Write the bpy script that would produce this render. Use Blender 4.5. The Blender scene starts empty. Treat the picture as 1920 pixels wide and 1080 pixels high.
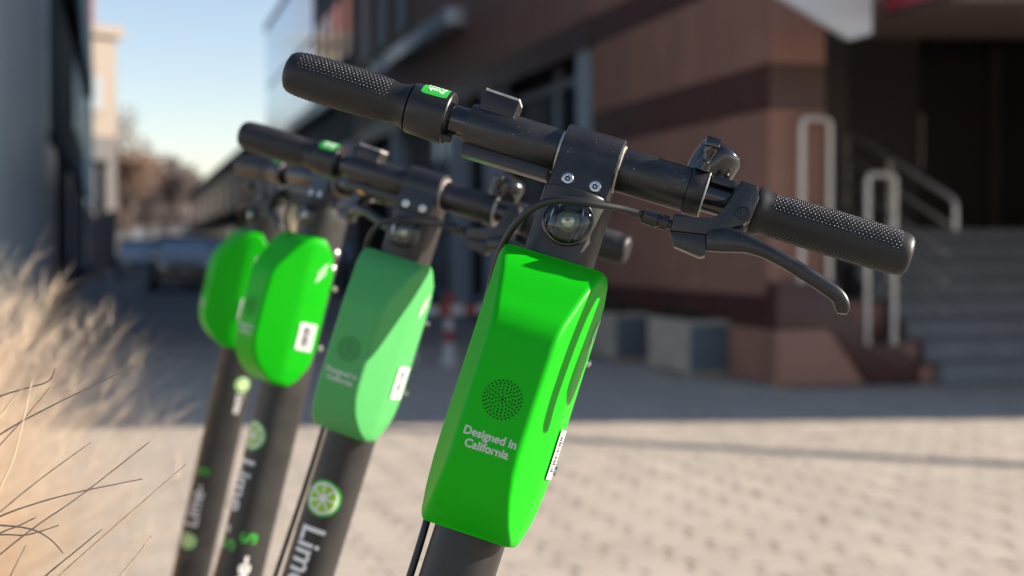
import bpy, bmesh, math, random
from mathutils import Vector, Matrix, Euler
R = math.radians
random.seed(7)
scene = bpy.context.scene
COL = scene.collection

# ------------------------------------------------------------------ camera, sky, sun, exposure
cam_d = bpy.data.cameras.new('camera')
cam_d.lens = 50; cam_d.sensor_width = 36
cam_d.clip_start = .02; cam_d.clip_end = 2000
cam = bpy.data.objects.new('camera', cam_d); COL.objects.link(cam)
cam.location = (0, 0, 1.035)
cam.rotation_euler = (R(90) - math.atan(70 / 2666.7), 0, 0)
cam_d.dof.use_dof = True
cam_d.dof.focus_distance = .915
cam_d.dof.aperture_fstop = 5.6
scene.camera = cam

SUN_EL, SUN_AZ = R(21), R(4.3)          # sun to the right of the view, a touch behind the scene
world = bpy.data.worlds.new('World'); scene.world = world
world.use_nodes = True
wn = world.node_tree.nodes; wl = world.node_tree.links
sky = wn.new('ShaderNodeTexSky'); sky.sky_type = 'NISHITA'
sky.sun_disc = False
sky.sun_elevation = SUN_EL
sky.sun_rotation = R(90) - SUN_AZ
sky.air_density = 1.0; sky.dust_density = .05; sky.ozone_density = 1.4
tint = wn.new('ShaderNodeMix'); tint.data_type = 'RGBA'; tint.blend_type = 'MULTIPLY'; tint.inputs[0].default_value = 1
tint.inputs[7].default_value = (1.08, .955, .945, 1)
wl.new(sky.outputs[0], tint.inputs[6]); wl.new(tint.outputs[2], wn['Background'].inputs[0])
wn['Background'].inputs[1].default_value = .085

sun_d = bpy.data.lights.new('sun', 'SUN')
sun_d.energy = 4.8; sun_d.angle = R(.53); sun_d.color = (1, .885, .76)
sun = bpy.data.objects.new('sun', sun_d); COL.objects.link(sun)
sdir = Vector((math.cos(SUN_EL) * math.cos(SUN_AZ), math.cos(SUN_EL) * math.sin(SUN_AZ), math.sin(SUN_EL)))
sun.rotation_euler = sdir.to_track_quat('Z', 'Y').to_euler()
sun.location = sdir * 50

scene.view_settings.view_transform = 'Standard'
scene.view_settings.look = 'None'
scene.view_settings.gamma = 1
scene.view_settings.use_curve_mapping = False
scene.view_settings.exposure = 1.2
scene.cycles.use_denoising = True
scene.cycles.max_bounces = 8
scene.cycles.caustics_reflective = False
scene.cycles.caustics_refractive = False

# ------------------------------------------------------------------ materials
MATS = {}
def mat(name, col, rough=.5, metal=0., spec=.5, var=0., scale=20., bump=0., bscale=400., dust=0., coat=0., trans=0., island=0., alpha=1.):
    if name in MATS: return MATS[name]
    m = bpy.data.materials.new(name); m.use_nodes = True
    n = m.node_tree.nodes; l = m.node_tree.links
    b = n['Principled BSDF']
    b.inputs['Base Color'].default_value = (*col, 1)
    b.inputs['Roughness'].default_value = rough
    b.inputs['Metallic'].default_value = metal
    b.inputs['Specular IOR Level'].default_value = spec
    b.inputs['Coat Weight'].default_value = coat
    b.inputs['Coat Roughness'].default_value = .15
    tc = n.new('ShaderNodeTexCoord')
    src = None
    if var or dust or island:
        rgb = n.new('ShaderNodeRGB'); rgb.outputs[0].default_value = (*col, 1); src = rgb.outputs[0]
    if var:
        t = n.new('ShaderNodeTexNoise'); t.inputs['Scale'].default_value = scale; t.inputs['Detail'].default_value = 6
        l.new(tc.outputs['Object'], t.inputs['Vector'])
        mr = n.new('ShaderNodeMapRange'); mr.inputs[1].default_value = .3; mr.inputs[2].default_value = .7
        mr.inputs[3].default_value = 1 - var; mr.inputs[4].default_value = 1 + var
        l.new(t.outputs[0], mr.inputs[0])
        mx = n.new('ShaderNodeVectorMath'); mx.operation = 'SCALE'
        l.new(src, mx.inputs[0]); l.new(mr.outputs[0], mx.inputs['Scale']); src = mx.outputs[0]
        mr2 = n.new('ShaderNodeMapRange'); mr2.inputs[1].default_value = .3; mr2.inputs[2].default_value = .7
        mr2.inputs[3].default_value = max(.02, rough - .08); mr2.inputs[4].default_value = min(1, rough + .08)
        l.new(t.outputs[0], mr2.inputs[0]); l.new(mr2.outputs[0], b.inputs['Roughness'])
    if island:
        oi = n.new('ShaderNodeObjectInfo'); ge = n.new('ShaderNodeNewGeometry')
        ad = n.new('ShaderNodeMath'); ad.operation = 'ADD'
        l.new(oi.outputs['Random'], ad.inputs[0]); l.new(ge.outputs['Random Per Island'], ad.inputs[1])
        fr = n.new('ShaderNodeMath'); fr.operation = 'FRACT'; l.new(ad.outputs[0], fr.inputs[0])
        mr = n.new('ShaderNodeMapRange'); mr.inputs[3].default_value = 1 - island; mr.inputs[4].default_value = 1 + island
        l.new(fr.outputs[0], mr.inputs[0])
        mx = n.new('ShaderNodeVectorMath'); mx.operation = 'SCALE'
        l.new(src, mx.inputs[0]); l.new(mr.outputs[0], mx.inputs['Scale']); src = mx.outputs[0]
    if dust:
        t = n.new('ShaderNodeTexNoise'); t.inputs['Scale'].default_value = 900; t.inputs['Detail'].default_value = 1
        l.new(tc.outputs['Object'], t.inputs['Vector'])
        t2 = n.new('ShaderNodeTexNoise'); t2.inputs['Scale'].default_value = 45; t2.inputs['Detail'].default_value = 3
        l.new(tc.outputs['Object'], t2.inputs['Vector'])
        mr = n.new('ShaderNodeMapRange'); mr.inputs[1].default_value = .70; mr.inputs[2].default_value = .76
        l.new(t.outputs[0], mr.inputs[0])
        mr2 = n.new('ShaderNodeMapRange'); mr2.inputs[1].default_value = .42; mr2.inputs[2].default_value = .65; mr2.inputs[4].default_value = dust
        l.new(t2.outputs[0], mr2.inputs[0])
        mu = n.new('ShaderNodeMath'); mu.operation = 'MULTIPLY'; l.new(mr.outputs[0], mu.inputs[0]); l.new(mr2.outputs[0], mu.inputs[1])
        mi = n.new('ShaderNodeMix'); mi.data_type = 'RGBA'
        l.new(mu.outputs[0], mi.inputs[0]); l.new(src, mi.inputs[6]); mi.inputs[7].default_value = (.42, .38, .33, 1)
        src = mi.outputs[2]
    if src: l.new(src, b.inputs['Base Color'])
    if bump:
        t = n.new('ShaderNodeTexNoise'); t.inputs['Scale'].default_value = bscale; t.inputs['Detail'].default_value = 3
        l.new(tc.outputs['Object'], t.inputs['Vector'])
        bp = n.new('ShaderNodeBump'); bp.inputs['Strength'].default_value = bump; bp.inputs['Distance'].default_value = 1 / bscale
        l.new(t.outputs[0], bp.inputs['Height']); l.new(bp.outputs[0], b.inputs['Normal'])
    if trans:
        tl = n.new('ShaderNodeBsdfTranslucent'); ms = n.new('ShaderNodeMixShader'); ms.inputs[0].default_value = trans
        if src: l.new(src, tl.inputs[0])
        else: tl.inputs[0].default_value = (*col, 1)
        l.new(b.outputs[0], ms.inputs[1]); l.new(tl.outputs[0], ms.inputs[2])
        l.new(ms.outputs[0], n['Material Output'].inputs[0])
    MATS[name] = m
    return m

def clear_mat(name, tint=(1, 1, 1)):
    if name in MATS: return MATS[name]
    m = bpy.data.materials.new(name); m.use_nodes = True
    n = m.node_tree.nodes; l = m.node_tree.links
    tr = n.new('ShaderNodeBsdfTransparent'); tr.inputs[0].default_value = (*tint, 1)
    gl = n.new('ShaderNodeBsdfGlossy'); gl.inputs['Roughness'].default_value = .03
    fr = n.new('ShaderNodeFresnel'); fr.inputs[0].default_value = 1.6
    ms = n.new('ShaderNodeMixShader')
    l.new(fr.outputs[0], ms.inputs[0]); l.new(tr.outputs[0], ms.inputs[1]); l.new(gl.outputs[0], ms.inputs[2])
    l.new(ms.outputs[0], n['Material Output'].inputs[0])
    MATS[name] = m; return m

RUBBER = mat('grip_rubber', (.013, .013, .014), .46, spec=.42, var=.18, scale=60, bump=.12, bscale=2500)
BUMPS = mat('grip_bump_rubber', (.020, .020, .021), .33, spec=.65, var=.2, scale=70)
BLACK = mat('black_anodised', (.014, .014, .015), .36, spec=.6, var=.2, scale=50, bump=.12, bscale=3000, dust=.85)
PLASTIC = mat('black_plastic', (.015, .015, .016), .38, var=.2, scale=70, bump=.08, bscale=2500, dust=.35)
GLOSS = mat('black_gloss', (.012, .012, .013), .10, coat=.5)
PAINTBLK = mat('brake_black_paint', (.016, .017, .019), .34, var=.2, scale=80, dust=.4)
STEMG = mat('stem_grey_powder_coat', (.020, .019, .018), .45, var=.10, scale=30, bump=.15, bscale=3500)
INSERT = mat('stem_front_insert', (.022, .022, .022), .5, var=.15, scale=60)
STEEL = mat('steel', (.62, .60, .57), .25, metal=1, var=.1, scale=90)
CHROME = mat('reflector_chrome', (.32, .33, .35), .12, metal=1)
CABLE = mat('cable_black', (.016, .016, .017), .40, var=.15, scale=60)
SILVER = mat('aged_clear_edge', (.60, .56, .50), .3, spec=.6, var=.2, scale=200)
WHITE = mat('white_print', (.86, .86, .84), .45, var=.05, scale=200)
GREYPRINT = mat('pale_grey_print', (.55, .62, .52), .5)
LABELW = mat('label_white', (.80, .80, .79), .4)
INK = mat('label_ink', (.04, .04, .045), .6)
STICKG = mat('green_sticker', (.03, .46, .045), .4, coat=.2)
LIMED = mat('slice_green', (.035, .42, .03), .4)
LIMEF = mat('slice_flesh', (.30, .58, .01), .45)
HOLE = mat('speaker_hole', (.003, .012, .003), .9)
ORANGE = mat('amber_reflector', (.75, .24, .05), .25)
def cover_mat(name, col):
    m = mat(name, col, .42, spec=.16, var=.05, scale=14, bump=.035, bscale=1500, coat=.02, dust=.16)
    return m
GREEN1 = cover_mat('battery_cover_green', (.004, .45, .004))
GREEN2 = cover_mat('battery_cover_faded_green', (.085, .40, .115))
TYRE = mat('tyre_rubber', (.02, .02, .02), .7, var=.2)
STONE_L = mat('brown_stone', (.33, .165, .115), .55, var=.12, scale=2.2, island=.05, bump=.1, bscale=60)
STONE_D = mat('dark_red_stone', (.085, .030, .022), .4, var=.18, scale=3, island=.08)
STONE_W = mat('dark_brown_wall', (.055, .036, .030), .6, var=.15, scale=1.5)
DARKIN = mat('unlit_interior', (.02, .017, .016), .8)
GLASSD = mat('dark_shop_glass', (.012, .015, .018), .08, spec=.6)
GLASSB = mat('sky_reflecting_glass', (.46, .68, .86), .15, metal=.85)
FRAMEB = mat('blue_grey_frame', (.40, .47, .54), .35, var=.1)
PALE = mat('pale_ledge_metal', (.62, .67, .72), .35, metal=.3, var=.1, scale=1)
BEIGEF = mat('beige_render', (.52, .43, .36), .7, var=.2, scale=.8)
CREAM = mat('cream_render', (.29, .24, .195), .75, var=.06, scale=.6)
GREYR = mat('grey_render', (.26, .30, .33), .7, var=.08, scale=.7)
NAVY = mat('navy_cladding', (.010, .023, .038), .75, spec=.12, var=.2, scale=.6)
CLADG = mat('blue_grey_cladding', (.56, .66, .68), .35, spec=.7, var=.07, scale=.9, island=.05)
BRICKR = mat('red_chimney', (.42, .12, .07), .8, var=.2, scale=3)
CANOPY = mat('canopy_white_panel', (.62, .64, .66), .5, var=.05)
SOFFIT = mat('canopy_brown_soffit', (.16, .12, .10), .6, var=.1)
REDSIGN = mat('red_sign', (.26, .02, .03), .4)
CONC = mat('concrete', (.50, .44, .36), .8, var=.12, scale=6, bump=.3, bscale=80)
BLUEP = mat('blue_painted_panel', (.11, .145, .17), .6, var=.1)
STEPS = mat('stone_step', (.21, .21, .22), .65, var=.12, scale=4)
RAILM = mat('brushed_rail_steel', (.72, .65, .58), .4, metal=.4, var=.08)
REDP = mat('barrier_red', (.30, .03, .02), .5)
WHITEP = mat('barrier_white', (.5, .5, .5), .5)
DARKGR = mat('dark_leaves', (.03, .06, .02), .7, var=.3, trans=.2)
BARK = mat('bark', (.10, .075, .06), .9, var=.2, scale=8)
RUSSET = mat('russet_twigs', (.25, .165, .12), .9, island=.35, trans=.3)
GREYTWIG = mat('grey_twigs', (.22, .18, .17), .9, island=.25)
STRAW = mat('dry_grass_straw', (.86, .73, .57), .6, island=.35, trans=.38)
STRAWS = mat('dry_grass_stem', (.44, .33, .25), .7, var=.25, scale=250, trans=.2)
STRAWP = mat('dry_grass_stem_pale', (.78, .62, .44), .7, var=.2, scale=250, trans=.3)
PAVER = mat('sand_paver', (.455, .393, .32), .85, var=.08, scale=9, island=.085, bump=.25, bscale=300)
CARB = mat('car_dark_blue', (.03, .055, .08), .25, coat=.6)
CARW = mat('car_pale_grey', (.45, .47, .50), .3, coat=.5)
CARGLASS = mat('car_glass', (.35, .42, .46), .08, metal=.6)
LENSC = mat('headlamp', (.7, .72, .75), .1, metal=.4)
LENS = clear_mat('clear_lens', (.95, .96, .97))
BULB = mat('bulb_glass', (.45, .55, .40), .04, metal=.55, spec=.8)

# ------------------------------------------------------------------ builders
def finish(name, bm, mats, parent=None, smooth=38, loc=None):
    me = bpy.data.meshes.new(name)
    bmesh.ops.recalc_face_normals(bm, faces=bm.faces)
    bm.to_mesh(me); bm.free()
    return from_mesh(name, me, mats, parent, smooth, loc)
def from_mesh(name, me, mats, parent=None, smooth=38, loc=None):
    if not isinstance(mats, (list, tuple)): mats = [mats]
    if len(me.materials) == 0:
        for m in mats: me.materials.append(m)
    if smooth:
        me.shade_smooth(); me.set_sharp_from_angle(angle=R(smooth))
    o = bpy.data.objects.new(name, me); COL.objects.link(o)
    if parent: o.parent = parent
    if loc: o.location = loc
    return o
def tag(o, label=None, cat=None, group=None, kind=None):
    if label: o['label'] = label
    if cat: o['category'] = cat
    if group: o['group'] = group
    if kind: o['kind'] = kind
    return o
def empty(name, loc=(0, 0, 0), rz=0):
    o = bpy.data.objects.new(name, None); COL.objects.link(o)
    o.empty_display_size = .1
    o.location = loc; o.rotation_euler = (0, 0, rz)
    return o
def bx(bm, x0, x1, y0, y1, z0, z1, bev=0, mi=0):
    vs = [bm.verts.new(p) for p in ((x0, y0, z0), (x1, y0, z0), (x1, y1, z0), (x0, y1, z0), (x0, y0, z1), (x1, y0, z1), (x1, y1, z1), (x0, y1, z1))]
    fs = [bm.faces.new([vs[i] for i in q]) for q in ((3, 2, 1, 0), (4, 5, 6, 7), (0, 1, 5, 4), (1, 2, 6, 5), (2, 3, 7, 6), (3, 0, 4, 7))]
    for f in fs: f.material_index = mi
    if bev:
        es = list({e for f in fs for e in f.edges})
        bmesh.ops.bevel(bm, geom=es, offset=bev, segments=2, affect='EDGES', profile=.6)
def box(name, m, parent, x0, x1, y0, y1, z0, z1, bev=0):
    bm = bmesh.new(); bx(bm, x0, x1, y0, y1, z0, z1, bev)
    return finish(name, bm, m, parent)
def frame_for(d):
    d = d.normalized()
    a = Vector((0, 0, 1)) if abs(d.z) < .9 else Vector((1, 0, 0))
    u = d.cross(a).normalized(); v = d.cross(u).normalized()
    return u, v
def lathe(bm, prof, c=(0, 0, 0), axis=(1, 0, 0), seg=40, mi=0):
    """prof: list of (distance along the axis, radius)"""
    c = Vector(c); d = Vector(axis).normalized(); u, v = frame_for(d)
    rings = []
    for a, r in prof:
        if r <= 1e-6: rings.append([bm.verts.new(c + d * a)])
        else: rings.append([bm.verts.new(c + d * a + (u * math.cos(t) + v * math.sin(t)) * r) for t in [2 * math.pi * k / seg for k in range(seg)]])
    for A, B in zip(rings, rings[1:]):
        for k in range(seg):
            k2 = (k + 1) % seg
            if len(A) == 1 and len(B) == 1: continue
            if len(A) == 1: f = bm.faces.new((A[0], B[k2], B[k]))
            elif len(B) == 1: f = bm.faces.new((A[k], A[k2], B[0]))
            else: f = bm.faces.new((A[k], A[k2], B[k2], B[k]))
            f.material_index = mi
    return rings
def rod(prof_r, x0, x1, rnd=.001):
    return [(x0, 0), (x0, prof_r - rnd), (x0 + rnd * .3, prof_r - rnd * .3), (x0 + rnd, prof_r), (x1 - rnd, prof_r), (x1 - rnd * .3, prof_r - rnd * .3), (x1, prof_r - rnd), (x1, 0)]
def smooth_path(pts, n=8):
    pts = [Vector(p) for p in pts]; out = []
    for i in range(len(pts) - 1):
        p0 = pts[max(i - 1, 0)]; p1 = pts[i]; p2 = pts[i + 1]; p3 = pts[min(i + 2, len(pts) - 1)]
        for k in range(n):
            t = k / n
            out.append(.5 * ((2 * p1) + (p2 - p0) * t + (2 * p0 - 5 * p1 + 4 * p2 - p3) * t * t + (3 * p1 - p0 - 3 * p2 + p3) * t ** 3))
    out.append(pts[-1]); return out
def tube(bm, pts, r, seg=10, mi=0, caps=True):
    pts = [Vector(p) for p in pts]
    rr = r if isinstance(r, (list, tuple)) else [r] * len(pts)
    d0 = (pts[1] - pts[0]).normalized(); u, v = frame_for(d0); rings = []
    for i, p in enumerate(pts):
        d = (pts[min(i + 1, len(pts) - 1)] - pts[max(i - 1, 0)]).normalized()
        u = (u - d * u.dot(d)).normalized(); v = d.cross(u)
        rings.append([bm.verts.new(p + (u * math.cos(t) + v * math.sin(t)) * rr[i]) for t in [2 * math.pi * k / seg for k in range(seg)]])
    for A, B in zip(rings, rings[1:]):
        for k in range(seg):
            f = bm.faces.new((A[k], A[(k + 1) % seg], B[(k + 1) % seg], B[k])); f.material_index = mi
    if caps:
        for q in (rings[0][::-1], rings[-1]):
            f = bm.faces.new(q); f.material_index = mi
def prism_xz(bm, poly, y0, y1, bev=0, seg=2, mi=0):
    """outline in the x-z plane given thickness along y"""
    A = [bm.verts.new((x, y0, z)) for x, z in poly]; B = [bm.verts.new((x, y1, z)) for x, z in poly]
    n = len(poly); fs = []
    fs.append(bm.faces.new(A)); fs.append(bm.faces.new(B[::-1]))
    for k in range(n): fs.append(bm.faces.new((A[k], B[k], B[(k + 1) % n], A[(k + 1) % n])))
    for f in fs: f.material_index = mi
    if bev:
        es = list({e for f in fs[:2] for e in f.edges})
        bmesh.ops.bevel(bm, geom=es, offset=bev, segments=seg, affect='EDGES', profile=.5, clamp_overlap=True)
def loft(bm, secs, mi=0, caps=True):
    rings = [[bm.verts.new(p) for p in s] for s in secs]; n = len(secs[0])
    for A, B in zip(rings, rings[1:]):
        for k in range(n):
            f = bm.faces.new((A[k], A[(k + 1) % n], B[(k + 1) % n], B[k])); f.material_index = mi
    if caps:
        bm.faces.new(rings[0][::-1]).material_index = mi; bm.faces.new(rings[-1]).material_index = mi
def text_mesh(body, size, bold=0., align='CENTER', spacing=1.0):
    cu = bpy.data.curves.new('lettering', 'FONT')
    cu.body = body; cu.size = size; cu.align_x = align; cu.align_y = 'CENTER'; cu.offset = bold; cu.space_character = spacing
    cu.resolution_u = 4; cu.space_line = 1.02
    o = bpy.data.objects.new('lettering', cu); COL.objects.link(o)
    me = bpy.data.meshes.new_from_object(o.evaluated_get(bpy.context.evaluated_depsgraph_get()))
    bpy.data.objects.remove(o); bpy.data.curves.remove(cu)
    return me
def warp(me, fn, cuts=0):
    bm = bmesh.new(); bm.from_mesh(me); bpy.data.meshes.remove(me)
    bmesh.ops.triangulate(bm, faces=bm.faces)
    for _ in range(cuts):
        bmesh.ops.subdivide_edges(bm, edges=bm.edges, cuts=1, use_grid_fill=True)
    for v in bm.verts: v.co = Vector(fn(v.co.x, v.co.y))
    return bm

# street frame: x = away from the street into the right-hand buildings, y = up the street
SA = R(15.4); CORNER = Vector((1.98, 11.0, 0))
RS = Matrix.Rotation(SA, 3, 'Z')
def street(x, y, z=0): return CORNER + RS @ Vector((x, y, z))

# ------------------------------------------------------------------ ground and paving
def build_ground():
    bm = bmesh.new()
    vs = [bm.verts.new(p) for p in ((-600, -300, -.0095), (600, -300, -.0095), (600, 900, -.0095), (-600, 900, -.0095))]
    bm.faces.new(vs)
    m = bpy.data.materials.new('ground'); m.use_nodes = True
    n = m.node_tree.nodes; l = m.node_tree.links; b = n['Principled BSDF']; b.inputs['Roughness'].default_value = .9
    tc = n.new('ShaderNodeTexCoord'); t = n.new('ShaderNodeTexNoise'); t.inputs['Scale'].default_value = 3; t.inputs['Detail'].default_value = 8
    l.new(tc.outputs['Object'], t.inputs['Vector'])
    cr = n.new('ShaderNodeValToRGB')
    cr.color_ramp.elements[0].color = (.34, .29, .235, 1); cr.color_ramp.elements[1].color = (.40, .345, .28, 1)
    cr.color_ramp.elements[0].position = .35; cr.color_ramp.elements[1].position = .7
    l.new(t.outputs[0], cr.inputs[0]); l.new(cr.outputs[0], b.inputs['Base Color'])
    g = finish('ground', bm, m, smooth=0); tag(g, kind='structure')
    # road up the street
    bm = bmesh.new()
    q = [street(-5.6, 9, -.0055), street(-1.2, 9, -.0055), street(-1.2, 200, -.0055), street(-5.6, 200, -.0055)]
    bm.faces.new([bm.verts.new(p) for p in q])
    rd = finish('road', bm, mat('road_asphalt', (.30, .295, .28), .9, var=.2, scale=2), smooth=0); tag(rd, kind='structure')
    # interlocking sand coloured pavers
    H, W, e, J = .20, .20, .022, .0028
    def outline(i):
        pts = []
        hw0, hw1 = W / 2 + e - i, W / 2 - e - i; a, bb = H / 2 - i, H / 4
        r = [(hw0, -a), (hw0, -bb - .012), (hw1, -bb + .012), (hw1, bb - .012), (hw0, bb + .012), (hw0, a)]
        return r + [(-x, y) for x, y in r[::-1]]
    def add_paver(bm, M):
        top = [bm.verts.new(M @ Vector((x, y, 0))) for x, y in outline(J + .0055)]
        mid = [bm.verts.new(M @ Vector((x, y, -.0032))) for x, y in outline(J)]
        bm.faces.new(top)
        for k in range(12): bm.faces.new((top[k], mid[k], mid[(k + 1) % 12], top[(k + 1) % 12]))
    def pmat(x, y):
        w = street(x, y, random.uniform(-.001, .0012))
        return Matrix.Translation(w) @ Matrix.Rotation(SA + random.gauss(0, .008), 4, 'Z') @ Matrix.Rotation(random.gauss(0, .006), 4, 'X') @ Matrix.Rotation(random.gauss(0, .006), 4, 'Y')
    spots = []
    for i in range(-60, 30):
        for j in range(-60, 45):
            x = i * W + .07; y = j * H + (H / 2 if i % 2 else 0)
            w = street(x, y)
            if not (1.0 < w.y < 15.5) or abs(w.x) > .40 * w.y + .6: continue
            if x > -.02 and y > -.45: continue
            spots.append((w.y, x, y, w.x))
    spots.sort()
    vis = [s for s in spots if s[0] > 4.25 and abs(s[3]) < .375 * s[0] + .1]
    single = set(id(s) for s in vis[:298])
    pav = empty('paving'); tag(pav, kind='structure')
    base = bmesh.new(); add_paver(base, Matrix.Identity(4))
    bmesh.ops.recalc_face_normals(base, faces=base.faces)
    me = bpy.data.meshes.new('paver'); base.to_mesh(me); base.free(); me.materials.append(PAVER)
    bm = bmesh.new()
    for s in spots:
        M = pmat(s[1], s[2])
        if id(s) in single:
            o = bpy.data.objects.new('paver', me); COL.objects.link(o); o.matrix_world = M; o.parent = pav
        else: add_paver(bm, M)
    tag(finish('paver_field', bm, PAVER, pav, smooth=0), kind='stuff')
build_ground()

# ------------------------------------------------------------------ brown stone office building on the right
def stone_grid(parent, face, u0, u1, zs, du, mats, th=.05, gap=.004):
    """cladding slabs; face: 'street' (plane x=0) or 'front' (plane y=0)"""
    n = max(1, round((u1 - u0) / du)); w = (u1 - u0) / n
    for k in range(len(zs) - 1):
        for i in range(n):
            a, b = u0 + i * w + gap, u0 + (i + 1) * w - gap
            z0, z1 = zs[k] + gap, zs[k + 1] - gap
            bm = bmesh.new(); jt = random.uniform(-.0015, .0015)
            if face == 'street': bx(bm, jt, th, a, b, z0, z1)
            else: bx(bm, a, b, jt, th, z0, z1)
            finish('stone_slab', bm, mats[k], parent, smooth=0)
def build_office():
    t = empty('office_building', CORNER, SA)
    tag(t, 'brown stone corner office building with dark red bands and recessed stair entrance', 'building')
    zs = [0, .43, .68, 1.4, 2.13, 2.48, 3.2, 3.5, 4.2, 5.2, 6.3]
    ms = [STONE_L, STONE_D, STONE_L, STONE_L, STONE_D, STONE_L, STONE_D, STONE_L, STONE_L, STONE_D]
    stone_grid(t, 'street', .052, 4.26, zs, 1.06, ms)
    stone_grid(t, 'front', 0, .48, zs, .48, [STONE_D if m is STONE_D else STONE_L for m in ms])
    bm = bmesh.new()
    bx(bm, .052, .48, .052, 1.2, 0, 3.3); bx(bm, .052, 1.33, 1.2, 4.2, 0, 3.3)
    bx(bm, .45, 5.2, 4.2, 20, 0, 3.3); bx(bm, .052, 5.2, .052, 20, 3.3, 13)
    finish('wall', bm, STONE_W, t, smooth=0)
    box('entrance_wall', STONE_W, t, 1.332, 2.88, 2.6, 4.19, 0, 3.29)
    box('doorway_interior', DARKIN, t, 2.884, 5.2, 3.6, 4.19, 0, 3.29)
    fr = box('door_leaf', mat('dark_door_wood', (.03, .018, .013), .5), t, 3.35, 4.25, 3.5, 3.55, 1.25, 3.1)
    box('door_frame', STONE_W, t, 3.2, 3.34, 3.45, 3.58, 1.25, 3.25); box('door_frame', STONE_W, t, 4.26, 4.4, 3.45, 3.58, 1.25, 3.25); box('door_handle', RAILM, fr, 3.42, 3.45, 3.44, 3.47, 1.9, 2.5)
    box('pier_lining', STONE_D, t, .484, .50, .06, 1.19, 0, 3.29)
    # street front beyond the first stone bay: set back shop glazing between pale columns
    for y in (4.55, 8.7, 10.9, 15.6): 
        box('column', FRAMEB, t, .02, .30, y, y + .30, 0, 3.29)
    for y0, y1 in ((4.9, 6.7), (6.75, 8.65), (9.05, 10.85), (11.25, 13.3), (13.35, 15.55), (15.95, 19.9)):
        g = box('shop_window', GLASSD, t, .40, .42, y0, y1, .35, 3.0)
        f = bmesh.new()
        bx(f, .36, .44, y0 - .04, y0 + .02, 0, 3.28); bx(f, .36, .44, y0 + .021, y1 - .01, 3.0, 3.1); bx(f, .36, .44, y0 + .021, y1 - .01, .25, .35)
        finish('frame', f, FRAMEB, g)
    zs2 = [3.2, 3.52, 4.29, 5.2, 6.3, 7.4]; stone_grid(t, 'street', 4.27, 20, zs2, 1.31, [STONE_D, STONE_L, STONE_L, STONE_L, STONE_D])
    for y0, y1 in ((10.0, 15.0), (15.9, 16.4), (17.6, 18.0)):
        box('ledge', PALE, t, -.28, -.004, y0, y1, 4.30, 4.54, .01)
    for k in range(3):
        y = 14.2 + k * 1.9
        w = box('window', GLASSD, t, -.012, -.004, y, y + 1.0, 4.9, 6.3)
        f = bmesh.new(); bx(f, -.03, -.003, y - .06, y - .001, 4.84, 6.36); bx(f, -.03, -.003, y, y + 1.0, 6.301, 6.36); bx(f, -.05, -.003, y, y + 1.0, 4.82, 4.899)
        finish('frame', f, STONE_D, w, smooth=0)
    return t
build_office()

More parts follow.
